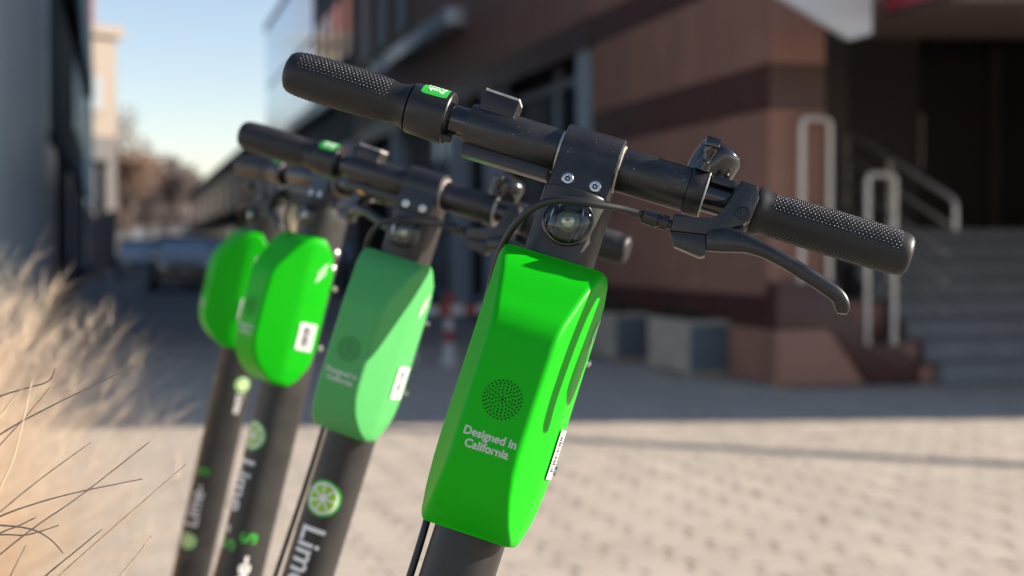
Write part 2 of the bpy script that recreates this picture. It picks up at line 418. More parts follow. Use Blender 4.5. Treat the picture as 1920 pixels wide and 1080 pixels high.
def build_entrance():
    # steps
    st = empty('entrance_stairs', CORNER, SA); tag(st, 'grey stone entrance steps climbing into the dark doorway', 'stairs')
    for k in range(8):
        y0 = -.33 + .27 * k
        bm = bmesh.new(); bx(bm, 1.334, 5.0, y0, 2.59, .155 * k + (.002 if k else 0), .155 * (k + 1)); 
        finish('step', bm, STEPS, st, smooth=0)
    ck = empty('stair_cheek_wall', CORNER, SA); tag(ck, 'low brown stone plinth stepping down beside the entrance stairs', 'wall')
    for (x0, x1, y0, y1, z0, z1) in ((1.206, 1.328, -.22, -.004, 0, .13), (.504, 1.328, .01, .55, 0, .30), (.504, 1.328, .554, 1.19, 0, .60)):
        bm = bmesh.new(); bx(bm, x0, x1, y0, y1, z0, z1, .006); finish('stone_block', bm, STONE_L, ck)
        bm = bmesh.new(); bx(bm, x0 - .012, x1 + .003, y0 - .012, y1 + .003, z1 + .001, z1 + .035, .005); finish('coping', bm, STONE_D, ck)
    for poly, m in (([(-.02, 0), (.735, 0), (.42, .43), (-.02, .43)], STONE_L), ([(-.02, .437), (.425, .437), (.75, .006), (1.2, .006), (1.2, .17), (1.08, .24), (1.06, .295), (.74, .295), (.48, .79), (-.02, .79)], STONE_D)):
        bm = bmesh.new(); prism_xz(bm, poly, -.20, -.004, .004); finish('sloped_stone', bm, m, ck)
    # two inverted U rails
    for (x, y, z0, z1, lab) in ((.80, -.10, .300, 1.63, 'lower brushed steel U shaped handrail on the stone plinth'), (.235, -.10, .795, 2.05, 'upper brushed steel U shaped handrail in front of the brown corner pier')):
        h = empty('stair_handrail', street(x, y, z0), SA); tag(h, lab, 'handrail', 'steel U shaped handrails by the stairs')
        w = .235; hh = z1 - z0; r = .05
        pts = [(0, 0, 0), (0, 0, hh - r)] + [(r - r * math.cos(a), 0, hh - r + r * math.sin(a)) for a in (.4, .8, 1.2, 1.57)] + [(w - r + r * math.sin(a), 0, hh - r + r * math.cos(a)) for a in (0.05, .4, .8, 1.2, 1.57)] + [(w, 0, 0)]
        bm = bmesh.new(); tube(bm, pts, .024, 12); finish('bent_tube', bm, RAILM, h)
        for xx in (0, w):
            bm = bmesh.new(); lathe(bm, [(0, 0), (0, .045), (.008, .045), (.01, .024)], (xx, 0, 0), (0, 0, 1), 16); finish('base_flange', bm, RAILM, h)
    # sloping rail with parallel bars
    sr = empty('stair_railing', street(1.56, -.12, 0), SA); tag(sr, 'sloping steel railing with parallel bars along the steps', 'railing')
    bm = bmesh.new(); tube(bm, [(0, 1.82, 2.15), (0, .06, 1.46), (0, 0, 1.42), (0, -.01, 1.36), (0, -.01, 1.2)], .022, 10); finish('top_rail', bm, RAILM, sr)
    for k in range(1, 5):
        d = .235 * k
        bm = bmesh.new(); tube(bm, [(0, 1.82, 2.15 - d), (0, .12, 1.49 - d)], .018, 8); finish('bar', bm, RAILM, sr)
    for y, zt in ((1.75, 2.11), (1.0, 1.82)):
        bm = bmesh.new(); tube(bm, [(0, y, zt), (0, y, .78 if y < 1.5 else 1.09)], .02, 8); finish('post', bm, RAILM, sr)
    # canopy over the entrance with a red sign under its edge
    cp = empty('entrance_canopy'); tag(cp, 'pale panelled canopy jutting out over the entrance', 'canopy')
    def slab(name, poly, z0, z1, m):
        bm = bmesh.new(); A = [bm.verts.new((x, y, z0)) for x, y in poly]; B = [bm.verts.new((x, y, z1)) for x, y in poly]
        bm.faces.new(A); bm.faces.new(B[::-1]); n = len(poly)
        for k in range(n): bm.faces.new((A[k], B[k], B[(k + 1) % n], A[(k + 1) % n]))
        return finish(name, bm, m, cp, smooth=0)
    slab('brown_soffit', [(2.42, 9.52), (7.0, 9.35), (7.1, 11.15), (2.70, 11.15)], 2.69, 2.94, SOFFIT)
    slab('roof', [(2.40, 9.46), (7.05, 9.3), (7.15, 11.6), (2.75, 11.4)], 2.945, 3.1, CANOPY)
    bm = bmesh.new(); dv = Vector((.9641, .2656, 0)); nv = Vector((-.2656, .9641, 0)) * .06; o0 = Vector((1.50, 9.10, 0))
    pts = [(0, 2.78), (.24, 2.66), (.735, 2.41), (.885, 2.455), (.885, 3.7), (0, 3.7)]
    A = [bm.verts.new(o0 + dv * u + Vector((0, 0, z))) for u, z in pts]; B = [bm.verts.new(o0 + dv * u + nv + Vector((0, 0, z))) for u, z in pts]
    bm.faces.new(A); bm.faces.new(B[::-1])
    for k in range(6): bm.faces.new((A[k], B[k], B[(k + 1) % 6], A[(k + 1) % 6]))
    finish('white_fascia', bm, CANOPY, cp, smooth=0)
    sg = empty('red_sign_board'); tag(sg, 'red sign strip hanging under the canopy edge', 'sign')
    a = Vector((2.46, 9.44, 0)); b = Vector((2.76, 8.4, 0))
    d = (b - a).normalized(); nrm = Vector((-d.y, d.x, 0)) * .05
    for nm, z0, z1, m in (('panel', 2.61, 2.93, REDSIGN), ('lower_trim', 2.58, 2.607, mat('sign_dark_trim', (.05, .02, .02), .5))):
        bm = bmesh.new(); poly = [a, b, b + nrm, a + nrm]
        A = [bm.verts.new((p.x, p.y, z0)) for p in poly]; B = [bm.verts.new((p.x, p.y, z1)) for p in poly]
        bm.faces.new(A); bm.faces.new(B[::-1])
        for k in range(4): bm.faces.new((A[k], B[k], B[(k + 1) % 4], A[(k + 1) % 4]))
        finish(nm, bm, m, sg, smooth=0)
    # concrete planters at the foot of the wall
    for (x, y0, y1, w, h, lab) in ((-.36, .72, 1.65, .36, .46, 'concrete planter box with blue end panel, nearer the building corner'), (-.42, 2.35, 3.3, .34, .45, 'concrete planter box with blue end panel, beside the red and white barrier')):
        p = empty('concrete_planter', street(x, y0), SA); tag(p, lab, 'planter', 'concrete planters along the brown wall')
        L = y1 - y0; bm = bmesh.new()
        bx(bm, 0, .05, 0, L, .03, h); bx(bm, w - .05, w, 0, L, .03, h); bx(bm, .051, w - .051, 0, .05, .03, h); bx(bm, .051, w - .051, L - .05, L, .03, h); bx(bm, .051, w - .051, .051, L - .051, .03, h - .07)
        finish('trough', bm, CONC, p, smooth=0)
        box('end_panel', BLUEP, p, .012, w - .012, -.014, -.003, .05, h - .03, .004)
        bm = bmesh.new()
        for q in ((.02, .05), (.02, L - .15)): bx(bm, q[0], w - .02, q[1], q[1] + .1, 0, .03)
        finish('foot', bm, CONC, p, smooth=0)
        bm = bmesh.new()
        for k in range(160):
            c = Vector((random.uniform(.06, w - .06), random.uniform(.06, L - .06), h - .07 + random.uniform(0, .13)))
            a1 = Vector((random.gauss(0, 1), random.gauss(0, 1), random.gauss(0, .6))).normalized() * .035; a2 = a1.cross(Vector((random.random(), random.random(), 1))).normalized() * .015
            bm.faces.new([bm.verts.new(c + v) for v in (-a1, a2, a1, -a2)])
        tag(finish('ground_ivy', bm, DARKGR, p, smooth=0), kind='stuff')
    # red and white barrier
    b = empty('traffic_barrier', (-.57, 12.9, 0), SA); tag(b, 'red and white striped post with crossboard standing on the pavement', 'barrier')
    bm = bmesh.new(); lathe(bm, [(0, 0), (0, .09), (.05, .085), (.08, .055), (.20, .05), (.2, 0)], (0, 0, 0), (0, 0, 1), 20); finish('foot', bm, WHITEP, b)
    for k, m in enumerate((REDP, WHITEP, REDP, REDP)):
        bm = bmesh.new(); lathe(bm, [(0, 0), (0, .042), (.11, .042), (.11, 0)], (0, 0, .201 + .112 * k), (0, 0, 1), 20); finish('band', bm, m, b)
    for k in range(6):
        box('board_stripe', (REDP, WHITEP)[k % 2], b, -.36 + k * .12, -.24 + k * .12 - .002, -.075, -.058, .465, .54)
    for sx in (-.33, .33):
        box('support', WHITEP, b, sx - .02, sx + .02, -.057, -.02, 0, .5)
build_entrance()

def build_right_row():
    # second building: dark shopfronts, beige and glass storeys above
    t = empty('glass_fronted_building', CORNER, SA); tag(t, 'dark building with pale ledge below beige and blue glass upper storeys', 'building')
    bm = bmesh.new(); bx(bm, 0.05, 8, 20.05, 39.6, 0, 4.3); finish('wall', bm, STONE_W, t, smooth=0)
    box('beige_storey', BEIGEF, t, .04, 7, 20.06, 26.8, 4.62, 13)  # lighter beige stands in for sunshine that cannot reach this face
    box('glass_core', GREYR, t, .1, 7, 26.9, 39.5, 4.62, 8.55)
    for k in range(7):
        y = 27.0 + k * 1.79
        for z0, z1 in ((4.65, 6.5), (6.6, 8.5)):
            box('glass_panel', GLASSB, t, .03, .06, y, y + 1.72, z0, z1)
    box('parapet', FRAMEB, t, 0, 7, 26.9, 39.6, 8.56, 8.75)
    for k in range(4):
        for j in range(3):
            y = 20.6 + k * 1.6; z = 5.3 + j * 2.3
            w = box('window', GLASSD, t, .01, .03, y, y + .9, z, z + 1.4)
            box('sill', GREYR, w, -.06, .035, y - .05, y + .95, z - .09, z - .005)
    box('ledge', PALE, t, -.30, 7.2, 22.0, 31.0, 4.31, 4.6, .01)
    for k in range(9):
        y = 20.5 + k * 2.1
        w = box('shop_window', GLASSD, t, .02, .04, y, y + 1.6, .5, 3.2)
        f = bmesh.new(); bx(f, -.01, .045, y - .1, y - .001, 0, 3.4); bx(f, -.01, .045, y, y + 1.6, 3.201, 3.4); finish('frame', f, FRAMEB, w, smooth=0)
    # low dark row beyond
    t = empty('low_shop_row', CORNER, SA); tag(t, 'low dark shop row with warm coloured window panels at the street end', 'building')
    bm = bmesh.new(); bx(bm, 0, 8, 39.7, 92, 0, 4.75); finish('wall', bm, STONE_W, t, smooth=0)
    box('roof', NAVY, t, -.35, 8.2, 39.7, 92.3, 4.76, 5.0)
    warm = mat('warm_shutter', (.55, .36, .26), .6, var=.15)
    for k in range(9):
        y = 42 + k * 5.4
        w = box('window', warm, t, -.03, -.003, y, y + 3.2, 2.9, 4.1)
        box('sill', STONE_W, w, -.12, -.003, y - .1, y + 3.3, 2.75, 2.88)
        w = box('shopfront', warm if k % 3 == 1 else GLASSD, t, -.03, -.003, y, y + 3.0, .5, 2.1)
        box('awning', NAVY, w, -.9, -.035, y - .2, y + 3.2, 2.2, 2.5)
    # wing that shades the pavement, right of the entrance
    t = empty('office_wing'); tag(t, 'tall brown office wing to the right of the entrance', 'building')
    box('wall', STONE_L, t, 7.3, 17, 9.75, 26, 0, 13)
    box('parapet', STONE_D, t, 7.24, 17.06, 9.69, 26.06, 13.001, 13.3)
    for k in range(5):
        for j in range(4):
            w = box('window', GLASSD, t, 8 + k * 1.8, 9.1 + k * 1.8, 9.72, 9.747, 1 + j * 3.1, 2.8 + j * 3.1)
            box('sill', PALE, w, 7.9 + k * 1.8, 9.2 + k * 1.8, 9.63, 9.747, .9 + j * 3.1, .998 + j * 3.1)
    l = empty('wall_lantern', (7.3, 9.74, 2.25)); tag(l, 'wall lantern on the corner of the office wing', 'lamp')
    bm = bmesh.new(); tube(bm, [(0, 0, .1), (0, -.2, .16), (0, -.26, .1)], .02, 8); finish('bracket', bm, BLACK, l)
    bm = bmesh.new(); lathe(bm, [(-.2, 0), (-.18, .09), (.05, .14), (.07, .16), (.14, .03), (.14, 0)], (0, -.26, 0), (0, 0, 1), 14); finish('lamp_shade', bm, BLACK, l)
    cb = bmesh.new(); tube(cb, smooth_path([(8.6, 9.75, 4.2), (13, 7.5, 3.95), (18, 5.6, 3.95), (22, 4.2, 4.2)], 6), .05, 8)
    tag(finish('overhead_cable', cb, CABLE), 'thick overhead cable strung from the office wing', 'cable')
    lp = empty('street_lamp', (22, 4.2, 0)); tag(lp, 'street lamp post carrying the overhead cable', 'street lamp')
    bm = bmesh.new(); lathe(bm, [(0, 0), (0, .12), (.6, .1), (.7, .07), (6.5, .045), (6.5, 0)], (0, 0, 0), (0, 0, 1), 14); finish('pole', bm, FRAMEB, lp)
    bm = bmesh.new(); tube(bm, [(0, 0, 6.45), (0, .3, 6.7), (0, .9, 6.75)], .035, 8); lathe(bm, [(-.02, 0), (0, .16), (.1, .1), (.13, 0)], (0, 1.0, 6.68), (0, 0, 1), 14); finish('lamp_head', bm, FRAMEB, lp)
build_right_row()

def build_left_row():
    W = -6.0
    t = empty('metal_clad_building', CORNER, SA); tag(t, 'blue grey ribbed metal clad wall at the left edge', 'building')
    box('wall', GREYR, t, W - 6, W - .05, 1.5, 15, 0, 9)
    k = 0; y = 1.5
    while y < 14.9:
        bm = bmesh.new(); a = y + .01; b = min(y + .89, 15)
        prof = [(0, a), (0, a + .28), (.045, a + .33), (.045, a + .40), (0, a + .45), (0, a + .73), (.045, a + .78), (.045, b - .02), (0, b)]
        A = [bm.verts.new((W - .045 + p, q, 0)) for p, q in prof]; B = [bm.verts.new((W - .045 + p, q, 8.9)) for p, q in prof]
        for i in range(len(prof) - 1): bm.faces.new((A[i], A[i + 1], B[i + 1], B[i]))
        finish('cladding_panel', bm, CLADG, t, smooth=0); y += .89
    t = empty('navy_building', CORNER, SA); tag(t, 'dark navy building with overhanging upper floor and sky reflecting windows', 'building')
    box('wall', NAVY, t, W - 8, W - .02, 15.1, 60, 0, 16)
    box('roller_box', NAVY, t, W - .015, W + .28, 22, 44, 6.6, 7.6)
    shut = mat('navy_shutter', (.016, .028, .04), .8, spec=.1)
    for k in range(5):
        y = 29.6 + k * 2.9
        w = box('window', GLASSB, t, W - .015, W + .01, y, y + 2.8, 4.45, 6.5)
        box('frame', NAVY, w, W - .015, W + .05, y - .09, y - .005, 4.4, 6.55)
    for k in range(14):
        y = 16 + k * 3.1
        d = box('shopfront', shut if k % 3 else FRAMEB, t, W - .015, W + .01, y, y + 2.2, .4, 2.9)
        box('transom', NAVY, d, W - .015, W + .08, y - .1, y + 2.3, 2.95, 3.1)
    t = empty('cream_tower_house', street(W + 1.05, 66), SA + R(35)); tag(t, 'tall cream rendered house catching the sun behind the navy building', 'building')
    box('shaded_lower_wall', mat('shaded_render', (.13, .125, .12), .8, var=.1, scale=.7), t, -7, -.03, .03, 9, 0, 6.8)  # street shade on the cream house's lower part, put into a darker grey colour
    box('upper_wall', CREAM, t, -7, 0, 0, 9, 6.83, 11.9)
    box('cornice', CREAM, t, -7.2, .3, -.3, 9.3, 11.93, 12.5)
    box('chimney', BRICKR, t, -2.0, -.9, .6, 2, 12.53, 16)
    for k in range(3):
        w = box('window', GREYR, t, -1.6 - k * 2, -.9 - k * 2, -.03, -.004, 8.2, 9.9)
        box('sill', CREAM, w, -1.7 - k * 2, -.8 - k * 2, -.12, -.004, 8.05, 8.19)
    p = empty('stone_gate_pillar', street(W + .55, 40, 0), SA); tag(p, 'slim beige stone pillar standing by the left buildings', 'pillar')
    bm = bmesh.new(); bx(bm, -.16, .16, -.16, .16, .3, 3.9); finish('shaft', bm, BEIGEF, p, smooth=0)
    box('plinth', BEIGEF, p, -.24, .24, -.24, .24, 0, .298, .01); box('cap', BEIGEF, p, -.24, .24, -.24, .24, 3.903, 4.08, .01)
    e = empty('end_of_street_house', street(-3.2, 150), SA); tag(e, 'pale grey house closing the far end of the street', 'building')
    box('wall', GREYR, e, -5, 8, 0, 10, 0, 6)
    bm = bmesh.new()
    A = [bm.verts.new(v) for v in ((-5.4, -.4, 6.01), (8.4, -.4, 6.01), (8.4, 10.4, 6.01), (-5.4, 10.4, 6.01), (-5.4, 5, 8.4), (8.4, 5, 8.4))]
    for q in ((0, 1, 5, 4), (2, 3, 4, 5), (0, 4, 3), (1, 2, 5), (3, 2, 1, 0)): bm.faces.new([A[i] for i in q])
    finish('roof', bm, GREYR, e, smooth=0)
    for k in range(5):
        for z in (1, 3.7):
            w = box('window', GLASSD, e, -4.2 + k * 2.5, -3.1 + k * 2.5, -.03, -.004, z, z + 1.4)
            box('sill', PALE, w, -4.3 + k * 2.5, -3.0 + k * 2.5, -.12, -.004, z - .1, z - .004)
build_left_row()

# ------------------------------------------------------------------ bare trees at the end of the street
def bare_tree(x, y, h, crown_r, m, label, seed):
    rnd = random.Random(seed)
    p = street(x, y)
    t = empty('bare_tree', p); tag(t, label, 'tree', 'bare winter trees at the street end')
    bm = bmesh.new(); tips = []
    def limb(a, d, L, r, lev):
        pts = [a]; dd = d.copy()
        for k in range(4):
            dd = (dd + Vector((rnd.gauss(0, .12), rnd.gauss(0, .12), .06))).normalized(); pts.append(pts[-1] + dd * L / 4)
        tube(bm, pts, [r * (1 - .13 * i) for i in range(5)], 6 if lev < 2 else 4)
        if lev < 3:
            for k in range(4 if lev else 6):
                s = pts[rnd.choice((2, 3, 4))]
                nd = (dd + Vector((rnd.gauss(0, .75), rnd.gauss(0, .75), rnd.gauss(.15, .4)))).normalized()
                limb(s, nd, L * rnd.uniform(.5, .75), r * .5, lev + 1)
        else: tips.append((pts[-1], dd))
    limb(Vector((0, 0, 0)), Vector((0, 0, 1)), h * .42, h * .022, 0)
    finish('trunk', bm, BARK, t)
    bm = bmesh.new()
    for a, d in tips:
        for k in range(40):
            q = a + Vector((rnd.gauss(0, .35), rnd.gauss(0, .35), rnd.gauss(0, .35))) * h / 9
            e = (d + Vector((rnd.gauss(0, .7), rnd.gauss(0, .7), rnd.gauss(.2, .5)))).normalized() * rnd.uniform(.25, .6)
            s = e.cross(Vector((rnd.gauss(0, 1), rnd.gauss(0, 1), .3))).normalized() * .07
            bm.faces.new([bm.verts.new(v) for v in (q, q + e * .5 + s, q + e, q + e * .5 - s)])
    tag(finish('crown', bm, m, t, smooth=0), kind='stuff')
bare_tree(-4.6, 96, 11.5, 3, RUSSET, 'bare russet twigged tree close to the cream house', 1)
bare_tree(-3.2, 118, 10.5, 3, RUSSET, 'pale russet bare tree in the middle of the far street end', 2)
bare_tree(-1.2, 108, 7.0, 3, GREYTWIG, 'grey twigged bare tree next to the low shop row', 3)
bare_tree(-5.2, 132, 8.5, 3, GREYTWIG, 'thin grey bare tree furthest up the street', 4)
bare_tree(-2.0, 100, 8.0, 3, GREYTWIG, 'grey bare tree standing between the russet trees', 9)

# ------------------------------------------------------------------ parked cars
def car(x, y, paint, label):
    t = empty('parked_car', street(x, y), SA); tag(t, label, 'car', 'cars parked up the street')
    # length runs along y, front at y = 0 facing the camera
    def sec(y, hw, z0, z1, sh=.12):
        zm = z0 + (z1 - z0) * .55
        return [(-hw + .06, y, z0), (hw - .06, y, z0), (hw, y, z0 + .12), (hw, y, zm), (hw - .05, y, z1 - .03), (hw - sh, y, z1), (-hw + sh, y, z1), (-hw + .05, y, z1 - .03), (-hw, y, zm), (-hw, y, z0 + .12)]
    bm = bmesh.new()
    loft(bm, [sec(0, .72, .28, .68), sec(.1, .82, .22, .74), sec(.6, .87, .2, .86), sec(1.1, .88, .2, .92), sec(2.4, .89, .2, .94), sec(3.6, .88, .2, .96), sec(4.1, .84, .24, .93), sec(4.25, .76, .32, .82)])
    finish('body', bm, paint, t)
    bm = bmesh.new()
    def cs(y, hwb, hwt, z0, z1): return [(-hwb, y, z0), (hwb, y, z0), (hwt, y, z1), (-hwt, y, z1)]
    loft(bm, [cs(1.05, .76, .74, .90, .925), cs(1.85, .77, .60, .92, 1.42), cs(3.1, .77, .60, .93, 1.45), cs(3.95, .74, .62, .92, 1.0)])
    finish('cabin_glass', bm, CARGLASS, t)
    bm = bmesh.new(); loft(bm, [[(-.6, 1.83, 1.425), (.6, 1.83, 1.425), (.55, 1.83, 1.46), (-.55, 1.83, 1.46)], [(-.61, 3.15, 1.452), (.61, 3.15, 1.452), (.55, 3.15, 1.49), (-.55, 3.15, 1.49)]]); finish('roof', bm, paint, t)
    for sx in (-1, 1):
        bm = bmesh.new(); tube(bm, [(sx * .755, 1.06, .935), (sx * .605, 1.84, 1.425)], .03, 6); tube(bm, [(sx * .605, 3.12, 1.45), (sx * .7, 3.95, .98)], .035, 6); finish('roof_pillar', bm, paint, t)
        bm = bmesh.new(); bx(bm, sx * .6 - .16, sx * .6 + .16, -.015, .08, .56, .7, .02); finish('headlight', bm, LENSC, t)
        bm = bmesh.new(); bx(bm, sx * .93 - .07, sx * .93 + .07, 1.25, 1.35, .92, 1.04, .02); finish('wing_mirror', bm, paint, t)
        for yy in (.8, 3.35):
            bm = bmesh.new(); lathe(bm, [(-.1, 0), (-.1, .24), (-.09, .31), (.09, .31), (.1, .24), (.1, 0)], (sx * .80, yy, .31), (1, 0, 0), 18); w = finish('wheel', bm, TYRE, t)
            bm = bmesh.new(); lathe(bm, [(0, 0), (0, .2), (.012, .2), (.02, .05), (.02, 0)], (sx * .903, yy, .31), (sx, 0, 0), 14); finish('rim', bm, STEEL, w)
    box('grille', GLOSS, t, -.40, .40, -.02, .05, .40, .54, .01)
    box('number_plate', WHITEP, t, -.25, .25, -.03, -.021, .42, .52)
car(-3.2, 27, CARB, 'dark blue car parked facing the camera on the shaded street')
car(-2.0, 34, CARB, 'dark car half hidden beside the shop row')
car(-4.1, 42, CARW, 'pale grey car further up the street by the left buildings')

# ------------------------------------------------------------------ dry ornamental grass
def blade(bm, base, d, L, w, bend, rnd, n=5):
    side = d.cross(Vector((0, 0, 1)))
    side = side.normalized() if side.length > 1e-4 else Vector((1, 0, 0))
    tw = rnd.uniform(0, math.pi); side = (side * math.cos(tw) + Vector((0, 0, 1)).cross(side) * math.sin(tw)).normalized()
    p = base.copy(); dd = d.copy(); prev = None
    for k in range(n + 1):
        f = k / n; ww = w * (1 - .85 * f)
        cur = (bm.verts.new(p - side * ww), bm.verts.new(p + side * ww))
        if prev: bm.faces.new((prev[0], prev[1], cur[1], cur[0]))
        prev = cur
        dd = (dd + Vector((d.x, d.y, 0)) * bend * f + Vector((0, 0, -bend * .5 * f))).normalized(); p = p + dd * L / n
def grass_clump(x, y, h, rad, n, label, seed, lean=(0, 0)):
    rnd = random.Random(seed)
    t = empty('dry_grass_plant', (x, y, 0)); tag(t, label, 'grass plant', 'dry ornamental grass plants beside the scooters')
    bm = bmesh.new()
    for k in range(n):
        a = rnd.uniform(0, 6.283); r = rad * .35 * math.sqrt(rnd.random())
        base = Vector((r * math.cos(a), r * math.sin(a), 0))
        tilt = abs(rnd.gauss(0, .45)); a2 = a + rnd.gauss(0, .5)
        d = Vector((math.sin(tilt) * math.cos(a2) + lean[0] * rnd.random(), math.sin(tilt) * math.sin(a2) + lean[1] * rnd.random(), math.cos(tilt))).normalized()
        blade(bm, base, d, h * rnd.uniform(.65, 1.18), rnd.uniform(.0004, .0011), rnd.uniform(.15, .75), rnd)
    tag(finish('blades', bm, STRAW, t, smooth=0), kind='stuff')
    bm = bmesh.new()
    for k in range(n // 16):
        a = rnd.uniform(0, 6.283); tilt = abs(rnd.gauss(0, .42))
        d = Vector((math.sin(tilt) * math.cos(a) + lean[0] * .5, math.sin(tilt) * math.sin(a), math.cos(tilt))).normalized()
        c = d * h * rnd.uniform(.75, 1.12)
        for j in range(26):
            e = (d + Vector((rnd.gauss(0, .35), rnd.gauss(0, .35), rnd.gauss(0, .3)))).normalized()
            s = c + d * rnd.uniform(-.11, .11)
            blade(bm, s, e, rnd.uniform(.03, .07), .0007, .2, rnd, 2)
    tag(finish('plumes', bm, STRAW, t, smooth=0), kind='stuff')
    return t
grass_clump(-1.45, 2.35, .98, .5, 44000, 'big tan grass clump, out of focus at the left edge', 11, (.22, 0))
near = grass_clump(-.78, .98, .80, .3, 300, 'near grass plant with thin sharp seed stems reaching in from the left', 12, (-.4, 0))
STEMS = [
 [(-0.4097, 0.93, 0.9034), (-0.3692, 0.93, 0.926), (-0.3356, 0.93, 0.9396), (-0.3181, 0.93, 0.9449), (-0.304, 0.93, 0.9494), (-0.2994, 0.93, 0.9575)],
 [(-0.3965, 0.95, 0.8315), (-0.3673, 0.95, 0.8743), (-0.3431, 0.95, 0.9046), (-0.3269, 0.95, 0.9225), (-0.3088, 0.95, 0.944)],
 [(-0.3986, 0.92, 0.8632), (-0.3623, 0.92, 0.8947), (-0.3322, 0.92, 0.9157), (-0.3113, 0.92, 0.9278), (-0.2801, 0.92, 0.9434), (-0.2454, 0.92, 0.9597)],
 [(-0.367, 0.86, 0.8181), (-0.3364, 0.86, 0.8525), (-0.311, 0.86, 0.8763), (-0.2849, 0.86, 0.8975), (-0.2549, 0.86, 0.9192)],
 [(-0.4182, 0.95, 0.8158), (-0.3774, 0.95, 0.8411), (-0.3436, 0.95, 0.8568), (-0.3184, 0.95, 0.8658), (-0.2898, 0.95, 0.8734), (-0.2478, 0.95, 0.882)],
 [(-0.4065, 0.95, 0.7675), (-0.3722, 0.95, 0.8051), (-0.3438, 0.95, 0.8309), (-0.3186, 0.95, 0.8507), (-0.2898, 0.95, 0.8705), (-0.2427, 0.95, 0.9071)],
 [(-0.3718, 0.97, 0.7433), (-0.3385, 0.97, 0.7838), (-0.3109, 0.97, 0.8119), (-0.2778, 0.97, 0.8413), (-0.2484, 0.97, 0.867), (-0.2231, 0.97, 0.889)],
 [(-0.3673, 0.93, 0.7578), (-0.3343, 0.93, 0.7952), (-0.3069, 0.93, 0.8211), (-0.2875, 0.93, 0.837), (-0.2698, 0.93, 0.8518)],
 [(-0.3953, 0.9, 0.8138), (-0.3572, 0.9, 0.8392), (-0.3256, 0.9, 0.8553), (-0.3154, 0.9, 0.8594), (-0.3031, 0.9, 0.8652)],
 [(-0.3995, 0.9, 0.8567), (-0.3591, 0.9, 0.8615), (-0.3255, 0.9, 0.8604), (-0.3052, 0.9, 0.8577), (-0.2934, 0.9, 0.8512), (-0.286, 0.9, 0.843)],
 [(-0.3796, 0.97, 0.724), (-0.3601, 0.97, 0.775), (-0.3439, 0.97, 0.8119), (-0.3394, 0.97, 0.8211), (-0.3334, 0.97, 0.8329)],
 [(-0.3202, 0.97, 0.7342), (-0.2922, 0.97, 0.7796), (-0.2689, 0.97, 0.8119), (-0.2578, 0.97, 0.8255), (-0.2471, 0.97, 0.8399)],
 [(-0.3161, 0.8, 0.8276), (-0.3014, 0.8, 0.8702), (-0.2892, 0.8, 0.901), (-0.2806, 0.8, 0.9207), (-0.2706, 0.8, 0.9614)],
 [(-0.3466, 0.84, 0.8693), (-0.3229, 0.84, 0.9089), (-0.3032, 0.84, 0.9371), (-0.292, 0.84, 0.9514), (-0.2834, 0.84, 0.9586)],
 [(-0.4004, 0.9, 0.8407), (-0.3595, 0.9, 0.8509), (-0.3256, 0.9, 0.8543), (-0.3086, 0.9, 0.8543), (-0.2882, 0.9, 0.8604)],
]
def build_stems():
    rnd = random.Random(5)
    org = Vector(near.location)
    for i, s in enumerate(STEMS):
        root = Vector((-.74 + rnd.uniform(-.05, .05), .97 + rnd.uniform(-.05, .05), 0))
        first = Vector(s[0]); mid = root.lerp(first, .55) + Vector((-.05, 0, .16))
        pts = smooth_path([root, mid] + list(s), 10)
        n = len(pts)
        rr = [.00075 * (1 - .72 * k / n) * (1 + .35 * rnd.random()) + .00012 for k in range(n)]
        bm = bmesh.new(); tube(bm, [p - org for p in pts], rr, 5)
        # rough barbs along the outer part of the stem
        for k in range(n - 42, n - 1):
            if k < 1: continue
            for j in range(3):
                p = pts[k].lerp(pts[k + 1], j / 3) - org; d = (pts[k + 1] - pts[k]).normalized()
                q = Vector((rnd.gauss(0, 1), rnd.gauss(0, 1), rnd.gauss(0, 1))); q = (q - d * q.dot(d)).normalized()
                e = d * .0016 + q * .0007; b2 = d.cross(q).normalized() * .00022
                bm.faces.new([bm.verts.new(v) for v in (p - b2, p + b2, p + e)])
        finish('seed_stem', bm, STRAWP if i in (3, 6, 11, 12, 13) else STRAWS, near)
build_stems()

# ------------------------------------------------------------------ electric scooters
# head frame: x along the handlebar (towards the brake lever), y backwards, z up the stem; origin on the bar axis at its middle
SHARED = {}
def shared(name, build, mats, parent, smooth=38, key=None):
    key = key or name
    if key not in SHARED:
        bm = bmesh.new(); build(bm)
        bmesh.ops.recalc_face_normals(bm, faces=bm.faces)
        me = bpy.data.meshes.new(key); bm.to_mesh(me); bm.free()
        for m in (mats if isinstance(mats, (list, tuple)) else [mats]): me.materials.append(m)
        if smooth: me.shade_smooth(); me.set_sharp_from_angle(angle=R(smooth))
        SHARED[key] = me
    o = bpy.data.objects.new(name, SHARED[key]); COL.objects.link(o); o.parent = parent
    return o

# stem cross-section (superellipse) and a map from arc length round it
SA_, SB_, SN_ = .0235, .0285, 2.5
def stem_xy(phi, off=0.):
    s, c = math.sin(phi), math.cos(phi)
    x = (SA_ + off) * math.copysign(abs(s) ** (2 / SN_), s); y = -(SB_ + off) * math.copysign(abs(c) ** (2 / SN_), c)
    return x, y
_tab = [(0, 0.)]
for _k in range(1, 721):
    _p = math.pi * _k / 720; _a = stem_xy(_tab[-1][0]); _b = stem_xy(_p)
    _tab.append((_p, _tab[-1][1] + math.hypot(_a[0] - _b[0], _a[1] - _b[1])))
def stem_at(s, off):
    a = abs(s)
    for (p0, l0), (p1, l1) in zip(_tab, _tab[1:]):
        if l1 >= a: p = p0 + (p1 - p0) * (a - l0) / max(1e-9, l1 - l0); break
    else: p = math.pi
    return stem_xy(math.copysign(p, s), off)

